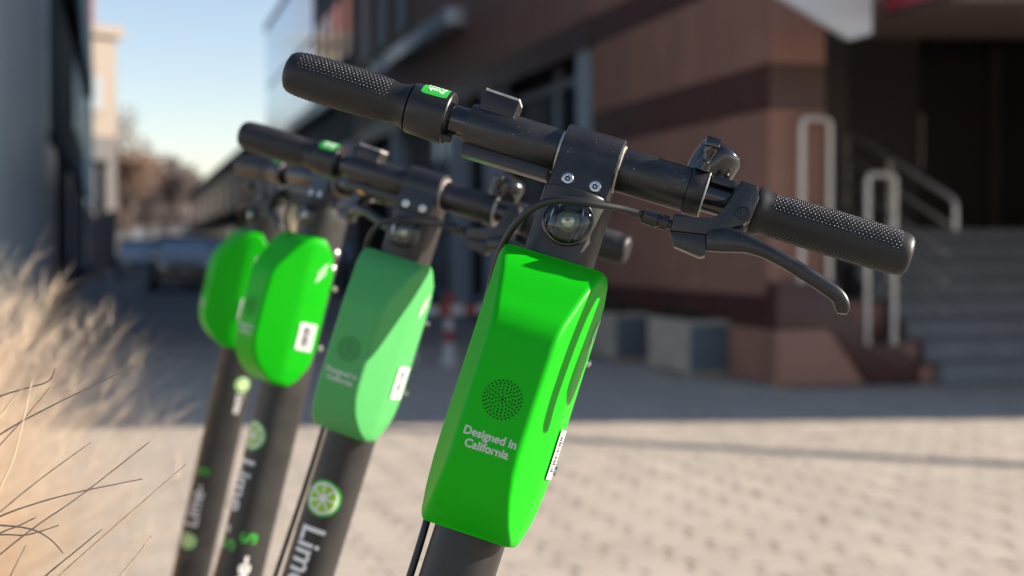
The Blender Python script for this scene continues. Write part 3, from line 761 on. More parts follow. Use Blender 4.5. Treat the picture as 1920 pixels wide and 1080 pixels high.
# battery cover: front depth, width and end shaping along z
DP = [(-.0735, .0308), (-.0755, .0360), (-.0800, .0418), (-.0870, .0486), (-.0960, .0550), (-.1060, .0615), (-.1150, .0675), (-.1230, .0708), (-.1320, .0722), (-.1500, .0730), (-.1750, .0737), (-.2000, .0738), (-.2130, .0722), (-.2250, .0675), (-.2350, .061), (-.2430, .053), (-.2500, .0435), (-.2535, .036)]
def interp(tab, z):
    tab = sorted(tab)
    if z <= tab[0][0]: return tab[0][1]
    for (a, u), (b, v) in zip(tab, tab[1:]):
        if z <= b:
            return u + (v - u) * (z - a) / (b - a)
    return tab[-1][1]
def dfront(z): return sum(interp(DP, z + k * .0015) for k in (-1, 0, 1)) / 3 if -.2515 < z < -.0755 else interp(DP, z)
def yback(z): return interp([(-.255, -.016), (-.245, -.006), (-.225, .004), (-.2, .006), (-.11, .006), (-.09, .0), (-.0735, -.013)], z)
def wscale(z): return interp([(-.2535, .86), (-.249, .90), (-.235, .955), (-.215, .99), (-.2, 1), (-.09, 1), (-.078, .985), (-.0735, .94)], z)
def hw(z, y):
    y = -y                                             # positive towards the front
    w = interp([(-.01, .0387), (0, .0386), (.026, .0364), (.033, .0345), (.045, .0308), (.075, .0203)], y)
    return w * wscale(z)
def rounded(poly, radii, n=5):
    out = []; N = len(poly)
    for i, (p, r) in enumerate(zip(poly, radii)):
        p = Vector(p); a = Vector(poly[i - 1]); b = Vector(poly[(i + 1) % N])
        da, db = (a - p), (b - p); ra = min(r, da.length * .45, db.length * .45)
        A = p + da.normalized() * ra; B = p + db.normalized() * ra
        for k in range(n):
            t = k / (n - 1); out.append((1 - t) ** 2 * A + 2 * t * (1 - t) * p + t * t * B)
    return out
def cover_section(z, shrink=0.):
    D = dfront(z); yb = yback(z); yc = -min(.030, D * .6)
    P = [(-hw(z, yb), yb), (-hw(z, yc), yc), (-hw(z, -D), -D), (hw(z, -D), -D), (hw(z, yc), yc), (hw(z, yb), yb)]
    P = rounded(P, [.004, .006, .0042, .0042, .006, .004])
    cy = (yb - D) / 2
    return [(x * (1 - shrink), cy + (y - cy) * (1 - shrink), z) for x, y in P]
def cover_build(bm):
    zs = [-.0735 - .18 * k / 60 for k in range(61)]
    secs = [cover_section(-.0722, .09), cover_section(-.0726, .035)] + [cover_section(z) for z in zs] + [cover_section(-.2546, .03), cover_section(-.2550, .08)]
    secs[0] = [(x, y, -.0722) for x, y, z in secs[0]]; secs[1] = [(x, y, -.0726) for x, y, z in secs[1]]
    secs[-2] = [(x, y, -.2546) for x, y, z in secs[-2]]; secs[-1] = [(x, y, -.2550) for x, y, z in secs[-1]]
    loft(bm, secs)
def side_pt(y, z, sgn=1, off=.0005): return (sgn * (hw(z, y) + off), y, z)

def scooter(name_label, pose, cover, decals, deck_yaw, hide_front_text=False):
    yaw, lean, rake, ox, oy, oz = pose
    cl, sl, ck, sk = math.cos(lean), math.sin(lean), math.cos(rake), math.sin(rake)
    Rx = Matrix(((1, 0, 0), (0, ck, sk), (0, -sk, ck))); Ry = Matrix(((cl, 0, sl), (0, 1, 0), (-sl, 0, cl)))
    M3 = Matrix.Rotation(-yaw, 3, 'Z') @ Ry @ Rx
    M = Matrix.Translation((ox, oy, oz)) @ M3.to_4x4()
    w = M3 @ Vector((0, 0, 1)); Lg = oz / w.z
    ground = Vector((ox, oy, oz)) - w * Lg
    t = bpy.data.objects.new('electric_scooter', None); COL.objects.link(t); t.empty_display_size = .1
    t.matrix_world = Matrix.Translation(ground) @ M3.to_4x4()
    tag(t, name_label, 'scooter', 'electric scooters parked in a row')
    hub = Vector((0, 0, Lg))
    made = []
    def S(name, build, mats, parent=None, smooth=38, key=None):
        o = shared(name, build, mats, parent or t, smooth, key)
        if parent is None: o.location = hub
        return o
    # --- handlebar
    S('handlebar', lambda bm: lathe(bm, rod(.0108, -.205, .20, .001), seg=32), GLOSS)
    def gripL(bm):
        lathe(bm, [(-.2165, 0), (-.2165, .0065), (-.2160, .0098), (-.2148, .0122), (-.2128, .0138), (-.2100, .0146), (-.205, .0150), (-.195, .0154), (-.175, .0157), (-.155, .0153), (-.146, .0147), (-.140, .0139), (-.1355, .0136), (-.1318, .0142), (-.1290, .0156), (-.1275, .0164), (-.1272, 0)], seg=56)
    def gripR(bm):
        lathe(bm, [(.1120, 0), (.1120, .0150), (.1125, .0160), (.1140, .0164), (.1165, .0161), (.1190, .0152), (.1220, .0145), (.1260, .0142), (.135, .0145), (.155, .0148), (.175, .0149), (.195, .0148), (.2050, .0147), (.2100, .0144), (.2130, .0138), (.2150, .0126), (.2162, .0105), (.2166, .0070), (.2166, 0)], seg=56)
    def grip_r(x):
        return interp([(-.2100, .0146), (-.205, .0150), (-.195, .0154), (-.175, .0157), (-.155, .0153), (-.146, .0147), (-.140, .0139), (.1220, .0145), (.1260, .0142), (.135, .0145), (.155, .0148), (.175, .0149), (.195, .0148), (.2050, .0147), (.21, .0144)], x)
    def bumps(x0, x1, up, lo, slope):
        def f(bm):
            dx = .00272; rows = 44
            for j in range(rows):
                a = 2 * math.pi * j / rows                 # angle from the front (-y) over the top
                n = int((x1 - x0) / dx)
                for i in range(n):
                    x = x0 + (i + (.5 if j % 2 else 0)) * dx
                    s = (x - x0) / (x1 - x0)
                    aa = math.degrees(a) - (360 if a > math.pi else 0)
                    if lo < aa < up + slope * (s - .5): continue
                    if aa > 0 and (x - x0) < .010 * max(0, 1 - (aa - up) / 45) * (1 if slope > 0 else 0): continue
                    r = grip_r(x) - .00003
                    nr = Vector((0, -math.cos(a), math.sin(a))); c = nr * r + Vector((x, 0, 0)); tg = Vector((0, math.sin(a), math.cos(a))); ax = Vector((1, 0, 0))
                    q0 = random.uniform(.78, 1.08); R1, R2, hh = .00074 * q0, .00046 * q0, .00050 * q0
                    o6 = [bm.verts.new(c + (ax * math.cos(q) + tg * math.sin(q)) * R1) for q in [k * math.pi / 3 for k in range(6)]]
                    i6 = [bm.verts.new(c + nr * hh * .8 + (ax * math.cos(q) + tg * math.sin(q)) * R2) for q in [k * math.pi / 3 for k in range(6)]]
                    tp = bm.verts.new(c + nr * hh)
                    for k in range(6):
                        k2 = (k + 1) % 6
                        bm.faces.new((o6[k], o6[k2], i6[k2], i6[k])); bm.faces.new((i6[k], i6[k2], tp))
        return f
    g = S('left_grip', gripL, RUBBER, key='grip_throttle'); g.name = 'grip'
    tag(S('grip_bumps', bumps(-.2065, -.1405, -5, -52, -17), BUMPS, g, 80, 'bumps_a'), kind='stuff')
    g = S('grip', gripR, RUBBER, key='grip_brake')
    tag(S('grip_bumps', bumps(.1235, .2085, -7, -50, -4), BUMPS, g, 80, 'bumps_b'), kind='stuff')
    # --- throttle
    th = S('throttle', lambda bm: lathe(bm, [(-.1266, 0), (-.1266, .0158), (-.1262, .0168), (-.1250, .0173), (-.1150, .0177), (-.1020, .0180), (-.1000, .0179), (-.0992, .0172), (-.0994, .0160), (-.1000, .0156), (-.1000, .0122), (-.0985, .0118), (-.0985, 0)], seg=56), PLASTIC)
    def stick(bm):
        n = 10
        for i in range(12):
            pass
        X0, X1, A0, A1 = -.1205, -.1022, 30, 84
        grid = []
        for i in range(13):
            x = X0 + (X1 - X0) * i / 12; row = []
            e = min(i, 12 - i); ins = (3.5 if e == 0 else 1.2 if e == 1 else 0)
            for j in range(n + 1):
                a = R(A0 + ins + (A1 - A0 - 2 * ins) * j / n); r = interp([(-.1250, .0173), (-.1150, .0177), (-.1020, .0180)], x) + .00018
                row.append(bm.verts.new((x, -math.cos(a) * r, math.sin(a) * r)))
            grid.append(row)
        for i in range(12):
            for j in range(n): bm.faces.new((grid[i][j], grid[i + 1][j], grid[i + 1][j + 1], grid[i][j + 1]))
    stk = S('sticker', stick, STICKG, th)
    def push_text(bm):
        for body, a0, sz in (('Push', 50, .0062), ('Press', 66, .0062)):
            def fn(u, v, a0=a0):
                a = R(a0) - v / .018; r = .01815
                return (-.1112 - u, -math.cos(a) * r, math.sin(a) * r)
            b2 = warp(text_mesh(body, sz, .00012), fn, 1)
            me = bpy.data.meshes.new('tmp'); b2.to_mesh(me); b2.free(); bm.from_mesh(me); bpy.data.meshes.remove(me)
    S('lettering', push_text, WHITE, stk, 0, 'push_text')
    def thmark(bm):
        for k, body in enumerate(('72', '0', 'C')):
            def fn(u, v, k=k):
                a = R(38 - 24 * k) - u / .014 * 1.0; r = .0142 + v
                return (-.09985, -math.cos(a) * r, math.sin(a) * r)
            b2 = warp(text_mesh(body, .0036, .00005), fn, 0)
            me = bpy.data.meshes.new('tmp'); b2.to_mesh(me); b2.free(); bm.from_mesh(me); bpy.data.meshes.remove(me)
    S('face_markings', thmark, WHITE, th, 0, 'thmark')
    S('cable_strain_relief', lambda bm: (lathe(bm, [(-.0990, 0), (-.0990, .0030), (-.0930, .0026), (-.0925, 0)], (0, -.0035, -.0135), seg=16)), PLASTIC, th)
    # --- control housing with button
    def housing(bm):
        lathe(bm, rod(.0149, -.0852, -.0218, .0010), seg=48)
        bx(bm, -.0848, -.0240, -.0052, .0105, -.0212, -.0128, .0009)
    ch = S('control_housing', housing, BLACK)
    S('seam', lambda bm: bx(bm, -.0838, -.0250, -.0055, -.0048, -.0176, -.0171), INK, ch, 0)
    def button(bm):
        prism = [(-.0800, .0085), (-.0565, .0085), (-.0556, .0222), (-.0566, .0229), (-.0797, .0238), (-.0806, .0230)]
        prism_xz(bm, prism, -.0105, .0105, .0009)
    bt = S('button', button, PLASTIC, ch)
    S('button_cap', lambda bm: prism_xz(bm, [(-.0803, .0236), (-.0560, .0227), (-.0562, .0246), (-.0585, .0242), (-.0775, .0250), (-.0800, .0257)], -.0090, .0095, .0004), SILVER, bt)
    if cover is GREEN2: S('amber_reflector', lambda bm: lathe(bm, [(0, 0), (0, .0045), (.0012, .004), (.0015, 0)], (-.065, -.0060, -.0215), (0, -.3, -1), 20), ORANGE, ch)
    S('gap_ring', lambda bm: lathe(bm, rod(.0143, -.0219, -.0196, .0004), seg=40), SILVER)
    # --- stem clamp with two bolts
    def clamp(bm):
        secs = []
        for x, k in ((-.0197, .0009), (-.0191, 0), (.0189, 0), (.0195, .0009)):
            r = .0198 - k; ring = []
            for i in range(25):
                a = R(-8 + 196 * i / 24); ring.append((x, -math.cos(a) * r, math.sin(a) * r))
            b = -.0265 + k
            ring += [(x, r * .98, -.012), (x, r * .9, b), (x, 0, b), (x, -r * 1.07, b), (x, -r * 1.06, -.008)]
            secs.append(ring)
        loft(bm, secs)
    cp = S('stem_clamp', clamp, BLACK)
    S('edge_ring', lambda bm: lathe(bm, rod(.0160, .0192, .0208, .0004), seg=40), SILVER)
    for sx in (-.0085, .0100):
        def well(bm, sx=sx): lathe(bm, [(0, 0), (0, .0053), (.0006, .0053), (.0007, .0043), (.0002, .0042), (.0002, 0)], (sx, -.0211, -.0195), (0, -1, 0), 24)
        bw = S('bolt_well', well, INK, cp, key='well%g' % sx)
        def bolt(bm, sx=sx):
            lathe(bm, [(0, 0), (0, .0039), (.0012, .0039), (.0017, .0034), (.0018, .0022)], (sx, -.0211, -.0195), (0, -1, 0), 24)
            st = [(.0022 if k % 2 else .0015) for k in range(12)]
            c0 = Vector((sx, -.0211 - .0008, -.0195)); ring = [bm.verts.new(c0 + Vector((math.cos(k * math.pi / 6) * st[k], 0, math.sin(k * math.pi / 6) * st[k]))) for k in range(12)]
            bm.faces.new(ring).material_index = 1
            r2 = [bm.verts.new(c0 + Vector((math.cos(k * math.pi / 6) * st[k], -.00095, math.sin(k * math.pi / 6) * st[k]))) for k in range(12)]
            r3 = [bm.verts.new(c0 + Vector((math.cos(k * math.pi / 6) * .0024, -.001, math.sin(k * math.pi / 6) * .0024))) for k in range(12)]
            for k in range(12):
                bm.faces.new((ring[k], ring[(k + 1) % 12], r2[(k + 1) % 12], r2[k])).material_index = 1
                bm.faces.new((r2[k], r2[(k + 1) % 12], r3[(k + 1) % 12], r3[k]))
            lathe(bm, [(0, .0007), (.0014, .0007), (.0015, 0)], (sx, -.0211, -.0195), (0, -1, 0), 10)
        S('bolt', bolt, [STEEL, INK], cp, 25, 'bolt%g' % sx)
    # --- sleeve on the brake side, bell
    S('bar_sleeve', lambda bm: lathe(bm, rod(.0149, .0209, .0668, .0007), seg=48), BLACK)
    bell = S('bell', lambda bm: lathe(bm, [(-.006, 0), (-.006, .0138), (.0, .0150), (.006, .0155), (.014, .0155), (.0178, .0148), (.0200, .0130), (.0210, .0100), (.0214, .005), (.0215, 0)], (.0765, .0070, .0160), (.30, -.10, 1), 40), GLOSS)
    S('bell_base', lambda bm: lathe(bm, [(-.0105, 0), (-.0105, .0118), (-.0066, .0128), (-.0066, 0)], (.0765, .0070, .0160), (.18, -.10, 1), 32), PAINTBLK, bell)
    S('bell_band', lambda bm: (lathe(bm, rod(.0157, .0668, .0778, .0009), seg=40), bx(bm, .0680, .0768, -.004, .012, .0145, .0185, .001)), PLASTIC, bell)
    S('band_edge', lambda bm: lathe(bm, rod(.0160, .0779, .0790, .0003), seg=40), SILVER, bell)
    def hammer(bm):
        lathe(bm, [(0, 0), (0, .0052), (.005, .0050), (.0062, .0036), (.0105, .0034), (.0120, .0044), (.0155, .0044), (.0155, 0)], (.0722, -.0090, .0140), (.12, -.18, 1), 20)
        bx(bm, .0690, .0790, -.0175, -.0060, .0285, .0350, .0014)
    S('bell_lever', hammer, GLOSS, bell)
    # --- brake bracket and lever
    def bracket(bm):
        lathe(bm, rod(.0152, .0955, .1112, .0008), seg=40)
        prism_xz(bm, [(.0640, -.0232), (.0880, -.0205), (.0920, -.0165), (.0950, -.0060), (.0985, .0100), (.1090, .0095), (.1122, .0020), (.1112, -.0135), (.1060, -.0180), (.0912, -.0270), (.0893, -.0300), (.0650, -.0345)], -.0330, -.0170, .0014)
    br = S('brake_bracket', bracket, PAINTBLK)
    S('lower_housing', lambda bm: prism_xz(bm, [(.0652, -.0352), (.0895, -.0312), (.0905, -.0430), (.0875, -.0445), (.0700, -.0425)], -.0320, -.0180, .0012), PAINTBLK, br)
    S('housing_slot', lambda bm: prism_xz(bm, [(.0662, -.0346), (.0890, -.0305), (.0890, -.0320), (.0662, -.0358)], -.0312, -.0190), INK, br, 0)
    S('bar_fitting', lambda bm: bx(bm, .0800, .0960, -.0125, -.004, .0070, .0122, .001), PAINTBLK, br)
    S('pivot_bolt', lambda bm: lathe(bm, [(0, 0), (0, .0046), (.0010, .0046), (.0012, .0040), (.0006, .0036), (.0006, .0020), (.0016, .0018), (.0018, 0)], (.1055, -.0330, -.0105), (0, -1, 0), 24), PAINTBLK, br)
    def lever(bm):
        c = [(.0885, -.0335), (.0960, -.0312), (.1050, -.0290), (.1150, -.0288), (.1260, -.0300), (.1390, -.0325), (.1530, -.0362), (.1670, -.0402), (.1765, -.0436), (.1812, -.0490), (.1822, -.0528)]
        hwid = [.0066, .0075, .0076, .0058, .0047, .0046, .0047, .0048, .0048, .0048, .0030]
        hth = [.0055, .0058, .0060, .0058, .0056, .0055, .0054, .0052, .0050, .0048, .0030]
        cp_ = smooth_path([(x, 0, z) for x, z in c], 5)
        ww = smooth_path([(a, b, 0) for a, b in zip(hwid, hth)], 5)
        secs = []
        for i, p in enumerate(cp_):
            d = (cp_[min(i + 1, len(cp_) - 1)] - cp_[max(i - 1, 0)]).normalized(); up = Vector((-d.z, 0, d.x)); y0 = -.0285 - .007 * math.sin(min(1, i / len(cp_)) * math.pi)
            ring = []
            for k in range(20):
                a = 2 * math.pi * k / 20; e = 2 / 2.8
                u = math.copysign(abs(math.cos(a)) ** e, math.cos(a)) * ww[i].x; v = math.copysign(abs(math.sin(a)) ** e, math.sin(a)) * ww[i].y
                ring.append(p + up * u + Vector((0, y0 + v, 0)))
            secs.append(ring)
        loft(bm, secs)
    S('brake_lever', lever, PAINTBLK)
    S('lever_return_arm', lambda bm: prism_xz(bm, [(.0905, -.0290), (.1075, -.0165), (.1105, -.0180), (.1080, -.0262), (.1000, -.0300)], -.0280, -.0220, .001), PAINTBLK, br)
    def adj(bm):
        d = (.985, 0, .17 * -1)
        lathe(bm, [(0, 0), (0, .0042), (.0006, .0052), (.0100, .0055), (.0106, .0044), (.0114, .0044), (.0114, .0035), (.0128, .0035), (.0128, .0048), (.0170, .0048), (.0170, .0030), (.0200, .0030), (.0200, 0)], (.0450, -.0260, -.0288), (.995, 0, -.05), 14)
    S('cable_adjuster', adj, PAINTBLK)
    cablep = [(.0460, -.0260, -.0288), (.0320, -.0320, -.0300), (.0130, -.0420, -.0340), (-.0060, -.0460, -.0380), (-.0190, -.0430, -.0450), (-.0290, -.0350, -.0570), (-.0350, -.0230, -.0720), (-.0375, -.0080, -.0900), (-.0370, .0100, -.1300), (-.0365, .0100, -.1900), (-.0335, .0020, -.2350), (-.0290, -.0060, -.2600), (-.0285, -.0080, -.3300), (-.0310, -.0100, -.4500), (-.0330, -.0150, -.62), (-.03, -.005, -.82)]
    S('brake_cable', lambda bm: tube(bm, smooth_path(cablep, 6), .0025, 12), CABLE)
    # --- stem
    def stem(bm):
        secs = []
        for z, k in ((-.0250, .93), (-.0254, .985), (-.0262, 1), (-.05, 1), (-.3, 1), (-.6, 1), (-.86, 1), (-.905, 1), (-.912, .96), (-.915, .8)):
            secs.append([(p[0] * k, p[1] * k, z) for p in [stem_xy(2 * math.pi * i / 64 - math.pi) for i in range(64)]])
        loft(bm, secs)
    stem_o = S('stem', stem, STEMG)
    def insert(bm):
        zs = [(-.0266, 23), (-.066, 23), (-.0700, 22.4), (-.0735, 20.5), (-.0755, 17), (-.0763, 10)]
        rings = []
        for z, wdt in zs:
            rings.append([bm.verts.new((*stem_at(wdt * .001 * u / 8, .0007), z)) for u in range(-8, 9)])
        for A, B in zip(rings, rings[1:]):
            for k in range(16): bm.faces.new((A[k], A[k + 1], B[k + 1], B[k]))
    S('front_insert', insert, INSERT, stem_o)
    LC = (.0008, -.0288, -.0470)
    hl = S('headlight', lambda bm: lathe(bm, [(-.002, 0), (-.002, .0166), (.0012, .0166), (.0022, .0160), (.0024, .0150), (.0012, .0144), (-.0005, .0142), (-.0012, 0)], LC, (0, -1, 0), 48), GLOSS)
    S('reflector_bowl', lambda bm: lathe(bm, [(-.0010, .0141), (.0002, .0132), (-.0006, .0095), (-.0008, .0075), (.0004, .0070), (.0004, 0)], LC, (0, -1, 0), 48), CHROME, hl)
    S('bowl_ribs', lambda bm: [bx(bm, LC[0] + dx - .0011, LC[0] + dx + .0011, LC[1] - .0013, LC[1] - .0001, LC[2] - h, LC[2] + h) for dx, h in ((-.0095, .0085), (.0095, .0085), (-.0058, .0115), (.0058, .0115))], GLOSS, hl, 0)
    S('bulb', lambda bm: lathe(bm, [(0, .0074), (.0016, .0072), (.0036, .0060), (.0050, .0038), (.0056, 0)], LC, (0, -1, 0), 32), BULB, hl)
    S('emitter', lambda bm: lathe(bm, [(.0055, .0014), (.0058, .0010), (.0059, 0)], LC, (0, -1, 0), 12), mat('phosphor', (.55, .42, .06), .4), hl)
    S('lens', lambda bm: lathe(bm, [(.0020, .0152), (.0036, .0140), (.0056, .0105), (.0068, .0060), (.0072, 0)], LC, (0, -1, 0), 40), LENS, hl)
    for z in (-.086, -.105):
        S('stem_screw', lambda bm, z=z: lathe(bm, [(0, 0), (0, .0042), (.0022, .0038), (.0030, .002), (.0030, 0)], (.0235, .012, z), (1, 0, 0), 16), STEEL, stem_o, key='stem_screw%g' % z)
    # --- battery cover and its marks
    bc = S('battery_cover', cover_build, cover, smooth=60, key='cover_' + cover.name); bc.modifiers.new('weighted', 'WEIGHTED_NORMAL').weight = 80
    S('back_plate', lambda bm: bx(bm, -.0370, .0370, .0062, .0092, -.206, -.125, .001), PLASTIC, bc)
    for z in (-.128, -.202):
        S('plate_screw', lambda bm, z=z: lathe(bm, [(0, 0), (0, .0032), (.006, .0030), (.0070, 0)], (.0340, .0105, z), (1, .25, 0), 14), STEEL, bc, key='plate_screw%g' % z)
    def speaker(bm):
        for rr, n in ((0, 1), (.0022, 6), (.0042, 10), (.0061, 16), (.0080, 20), (.0099, 26), (.0117, 30)):
            for k in range(n):
                a = 2 * math.pi * k / n + rr * 300
                x, z = .0003 + rr * math.cos(a), -.1690 + rr * math.sin(a)
                q = .00062 if rr else .0009
                bm.faces.new([bm.verts.new((x + q * math.cos(b), -dfront(z) - .00015, z + q * math.sin(b))) for b in [j * math.pi / 4 for j in range(8)]])
    tag(S('speaker_grille', speaker, HOLE, bc, 0), kind='stuff')
    def dtext(bm):
        def fn(u, v): return (u + .0003, -dfront(v - .1965) - .00018, v - .1965)
        b2 = warp(text_mesh('Designed in\nCalifornia', .0071, .00022), fn, 0)
        me = bpy.data.meshes.new('tmp'); b2.to_mesh(me); b2.free(); bm.from_mesh(me); bpy.data.meshes.remove(me)
    S('lettering', dtext, GREYPRINT, bc, 0, 'designed_text')
    def side_grid(bm, y0, y1, z0, z1, n=6, off=.0006, mi=0):
        g = [[bm.verts.new(side_pt(y0 + (y1 - y0) * i / n, z0 + (z1 - z0) * j / n, 1, off)) for j in range(n + 1)] for i in range(n + 1)]
        for i in range(n):
            for j in range(n): bm.faces.new((g[i][j], g[i + 1][j], g[i + 1][j + 1], g[i][j + 1])).material_index = mi
    def label(bm):
        side_grid(bm, -.0235, -.0015, -.2080, -.1750)
        z = -.2040; rnd = random.Random(3)
        while z < -.180:
            wz = rnd.choice((.0004, .0007, .0011)); side_grid(bm, -.0185, -.0085, z, z + wz, 1, .0009, 1); z += wz + rnd.choice((.0004, .0006, .0009))
        for k in range(9): side_grid(bm, -.0062, -.0044, -.203 + k * .0024, -.2018 + k * .0024, 1, .0009, 1)
    S('barcode_label', label, [LABELW, INK], bc, 0)
    def bolt_icon(bm):
        # lightning bolt drawn as a double outline on the side
        P = [(.0062, .0125), (-.0052, -.0018), (-.0008, -.0018), (-.0062, -.0125), (.0052, .0018), (.0008, .0018)]
        c = (-.0115, -.1120)
        n = len(P)
        for i in range(n):
            a = Vector(P[i]); b = Vector(P[(i + 1) % n]); d = (b - a).normalized(); nn = Vector((-d.y, d.x)) * .00065
            m = 4
            for k in range(m):
                q = []
                for s, sg in ((k / m, 1), ((k + 1) / m, 1), ((k + 1) / m, -1), (k / m, -1)):
                    p = a.lerp(b, s) + nn * sg; q.append(bm.verts.new(side_pt(c[0] + p.x, c[1] + p.y, 1, .0006)))
                bm.faces.new(q)
    S('charge_icon', bolt_icon, WHITE, bc, 0)
    # --- stem decals
    def slice_dec(bm, s0, z0, r):
        def pt(u, v, off): return (*stem_at(s0 + u, off), z0 + v)
        def disc(r0, r1, a0, a1, mi, off, n=24, m=3):
            for i in range(n):
                for j in range(m):
                    q = []
                    for (ii, jj) in ((i, j), (i + 1, j), (i + 1, j + 1), (i, j + 1)):
                        a = a0 + (a1 - a0) * ii / n; rr = r0 + (r1 - r0) * jj / m
                        q.append(bm.verts.new(pt(rr * math.cos(a), rr * math.sin(a), off)))
                    bm.faces.new(q).material_index = mi
        disc(r * .86, r, 0, 2 * math.pi, 0, .0004, 40, 1); disc(.0001, r * .87, 0, 2 * math.pi, 1, .0003, 40, 6)
        for k in range(7):
            a = 2 * math.pi * k / 7 + .4; ins = .115
            # wedge with parallel white gaps
            for i, j in [(i, j) for i in range(6) for j in range(6)]:
                q = []
                r0, r1 = r * .17, r * .74
                for (rr, f) in ((r0 + (r1 - r0) * j / 6, i / 6), (r0 + (r1 - r0) * (j + 1) / 6, i / 6), (r0 + (r1 - r0) * (j + 1) / 6, (i + 1) / 6), (r0 + (r1 - r0) * j / 6, (i + 1) / 6)):
                    half = math.pi / 7 - math.asin(min(.9, .058 * r / rr)); half = max(half, .03); b = a - half + 2 * half * f
                    q.append(bm.verts.new(pt(rr * math.cos(b), rr * math.sin(b), .0006)))
                bm.faces.new(q).material_index = 2
    for dk, d in enumerate(decals):
        kind, s0, z0, size, up = d[:5]
        key = 'dec_%s_%g_%g_%g_%d' % (kind, s0, z0, size, up)
        if kind == 'slice':
            S('slice_emblem', lambda bm: slice_dec(bm, s0, z0, size), [LIMED, WHITE, LIMEF], stem_o, 0, key)
        else:
            def lt(bm):
                def fn(u, v):
                    if up: return (*stem_at(s0 - v, .0005), z0 + u)
                    return (*stem_at(s0 + v, .0005), z0 - u)
                b2 = warp(text_mesh(kind, size, size * .016, 'LEFT'), fn, 2)
                me = bpy.data.meshes.new('tmp'); b2.to_mesh(me); b2.free(); bm.from_mesh(me); bpy.data.meshes.remove(me)
            S('lettering', lt, LIMED if kind == 'S' else WHITE, stem_o, 0, key)
    # --- lower half: fork, wheels, deck, built in the world and brought back into the scooter's frame
    inv = t.matrix_world.inverted()
    dw = Vector((math.sin(deck_yaw), math.cos(deck_yaw), 0)); rt = Vector((dw.y, -dw.x, 0))
    fr = Vector((M3 @ Vector((0, -1, 0))).to_2d().to_3d()).normalized(); ax = Vector((-fr.y, fr.x, 0))
    wc = ground + Vector((0, 0, .105)) + fr * .02
    def loc(p): return inv @ Vector(p)
    stem_low = M @ Vector((0, 0, -.89))
    bm = bmesh.new()
    tube(bm, [loc(stem_low), loc(stem_low * .6 + (wc + Vector((0, 0, .15))) * .4), loc(wc + Vector((0, 0, .135)) + fr * .01)], .024, 14)
    for sx in (-1, 1): tube(bm, [loc(wc + Vector((0, 0, .137)) + ax * sx * .012), loc(wc + Vector((0, 0, .11)) + ax * sx * .042), loc(wc + ax * sx * .042)], .011, 10)
    finish('front_fork', bm, STEMG, t)
    def wheel(c, axis, nm):
        bm = bmesh.new(); c = loc(c); axis = (inv.to_3x3() @ axis).normalized()
        lathe(bm, [(-.022, .062), (-.024, .085), (-.016, .100), (0, .105), (.016, .100), (.024, .085), (.022, .062)], c, axis, 36); o = finish(nm, bm, TYRE, t)
        bm = bmesh.new(); lathe(bm, [(-.034, 0), (-.034, .018), (-.02, .022), (-.02, .058), (-.021, .063), (.021, .063), (.02, .058), (.02, .022), (.034, .018), (.034, 0)], c, axis, 28); finish('rim', bm, BLACK, o)
    wheel(wc, ax, 'front_wheel')
    bm = bmesh.new(); secs = []
    for k in range(9):
        a = R(-10 + 110 * k / 8); p = wc + fr * (-math.cos(a) * .122) * 1 + Vector((0, 0, math.sin(a) * .122)); q = wc + fr * (-math.cos(a) * .118) + Vector((0, 0, math.sin(a) * .118))
        secs.append([loc(p - ax * .033), loc(p + ax * .033), loc(q + ax * .033), loc(q - ax * .033)])
    loft(bm, secs); finish('mudguard', bm, PLASTIC, t)
    d0 = ground + dw * .16; d1 = ground + dw * .66; rc = ground + dw * .82 + Vector((0, 0, .105))
    bm = bmesh.new(); secs = []
    for q, hwid, z in ((d0 + dw * -.02, .035, .145), (d0 + dw * .03, .070, .118), (d0 + dw * .10, .078, .105), (d1, .078, .105), (d1 + dw * .08, .055, .110), (d1 + dw * .12, .030, .115)):
        secs.append([loc(Vector((q.x, q.y, z + dz)) + rt * e) for e, dz in ((-hwid, .0), (-hwid * .9, -.045), (hwid * .9, -.045), (hwid, 0), (hwid * .96, .012), (-hwid * .96, .012))])
    loft(bm, secs); dk = finish('deck', bm, BLACK, t)
    bm = bmesh.new(); a = d0 + dw * .06; b = d1 - dw * .02
    q = [Vector((p.x, p.y, .1185)) + rt * e for p, e in ((a, -.062), (b, -.062), (b, .062), (a, .062))]
    A = [bm.verts.new(loc(v)) for v in q]; B = [bm.verts.new(loc(v + Vector((0, 0, .003)))) for v in q]
    bm.faces.new(B); 
    for k in range(4): bm.faces.new((A[k], A[(k + 1) % 4], B[(k + 1) % 4], B[k]))
    finish('foot_mat', bm, RUBBER, dk)
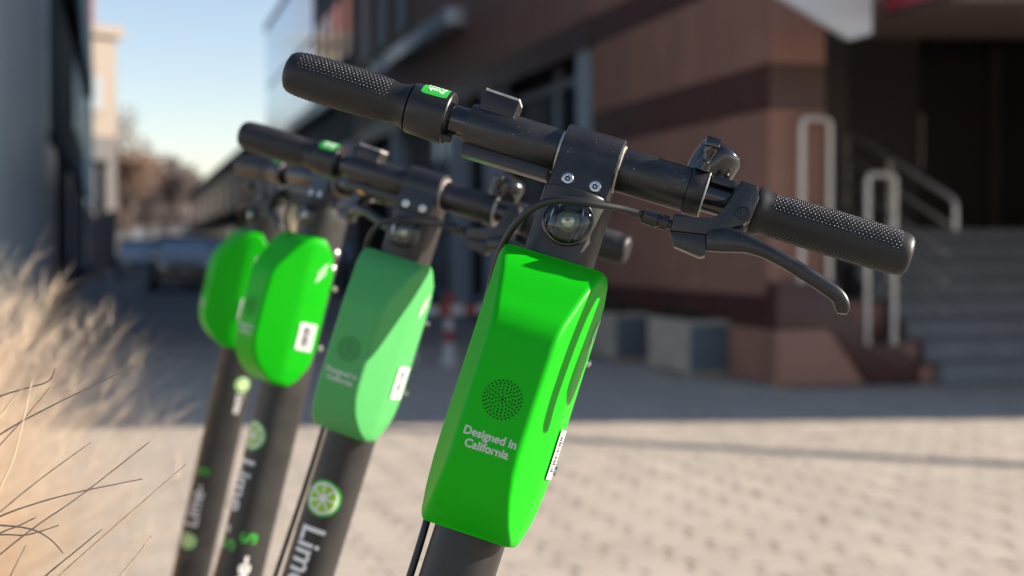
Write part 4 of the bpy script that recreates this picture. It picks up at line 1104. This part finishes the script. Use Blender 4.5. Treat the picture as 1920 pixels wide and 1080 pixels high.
    bm = bmesh.new(); tube(bm, [loc(stem_low + w * .02), loc(stem_low * .5 + (d0 + Vector((0, 0, .15))) * .5 + dw * -.01), loc(d0 + dw * .02 + Vector((0, 0, .125)))], .024, 12); finish('folding_neck', bm, STEMG, t)
    wheel(rc, rt, 'rear_wheel')
    bm = bmesh.new()
    for sx in (-1, 1): tube(bm, [loc(d1 + dw * .08 + Vector((0, 0, .1)) + rt * sx * .03), loc(rc + rt * sx * .036)], .011, 8)
    finish('rear_fork', bm, BLACK, t)
    bm = bmesh.new(); tube(bm, [loc(d0 + dw * .08 + rt * .05 + Vector((0, 0, .08))), loc(d0 + dw * .05 + rt * .17 + Vector((0, 0, .012))), loc(d0 + dw * .04 + rt * .20 + Vector((0, 0, .008)))], .007, 8); finish('kickstand', bm, STEEL, t)
    return t

FRONT = [('slice', 0.002, -.323, .0185, 0), ('Lime', .001, -.3515, .034, 0), ('-', .001, -.435, .034, 0), ('S', .001, -.450, .034, 0)]
SIDE = [('slice', .030, -.575, .014, 1), ('Lime-', .030, -.555, .030, 1), ('S', .030, -.478, .030, 1)]
scooter('sharp focused scooter with vivid green battery cover reading Designed in California, standing closest',
        (R(7.5), R(17.0), R(8.8), .0520, .9456, 1.0945), GREEN1, FRONT + SIDE, R(38))
scooter('scooter with dull bluish green battery cover above a round slice sticker, behind the sharp one',
        (R(18), R(16.5), R(5), -.0855, 1.4300, 1.0962), GREEN2, FRONT + [('slice', .03, -.6, .014, 1)], R(40))
scooter('scooter turned sideways with wide vivid green cover, third of the row',
        (R(48), R(8), R(11), -.2195, 1.7500, 1.1200), GREEN1, FRONT + [('slice', .030, -.555, .0145, 1), ('Lime-', .030, -.535, .030, 1), ('S', .030, -.452, .030, 1)], R(42))
scooter('furthest scooter with narrow green cover half hidden behind its neighbour',
        (R(66), R(7), R(11), -.3700, 2.2250, 1.1319), GREEN1, [('slice', -.012, -.31, .012, 1), ('slice', .052, -.31, .012, 1), ('Lime', .052, -.325, .016, 0), ('Lime-', .020, -.545, .030, 1), ('S', .020, -.462, .030, 1), ('slice', .020, -.568, .014, 1)], R(44))
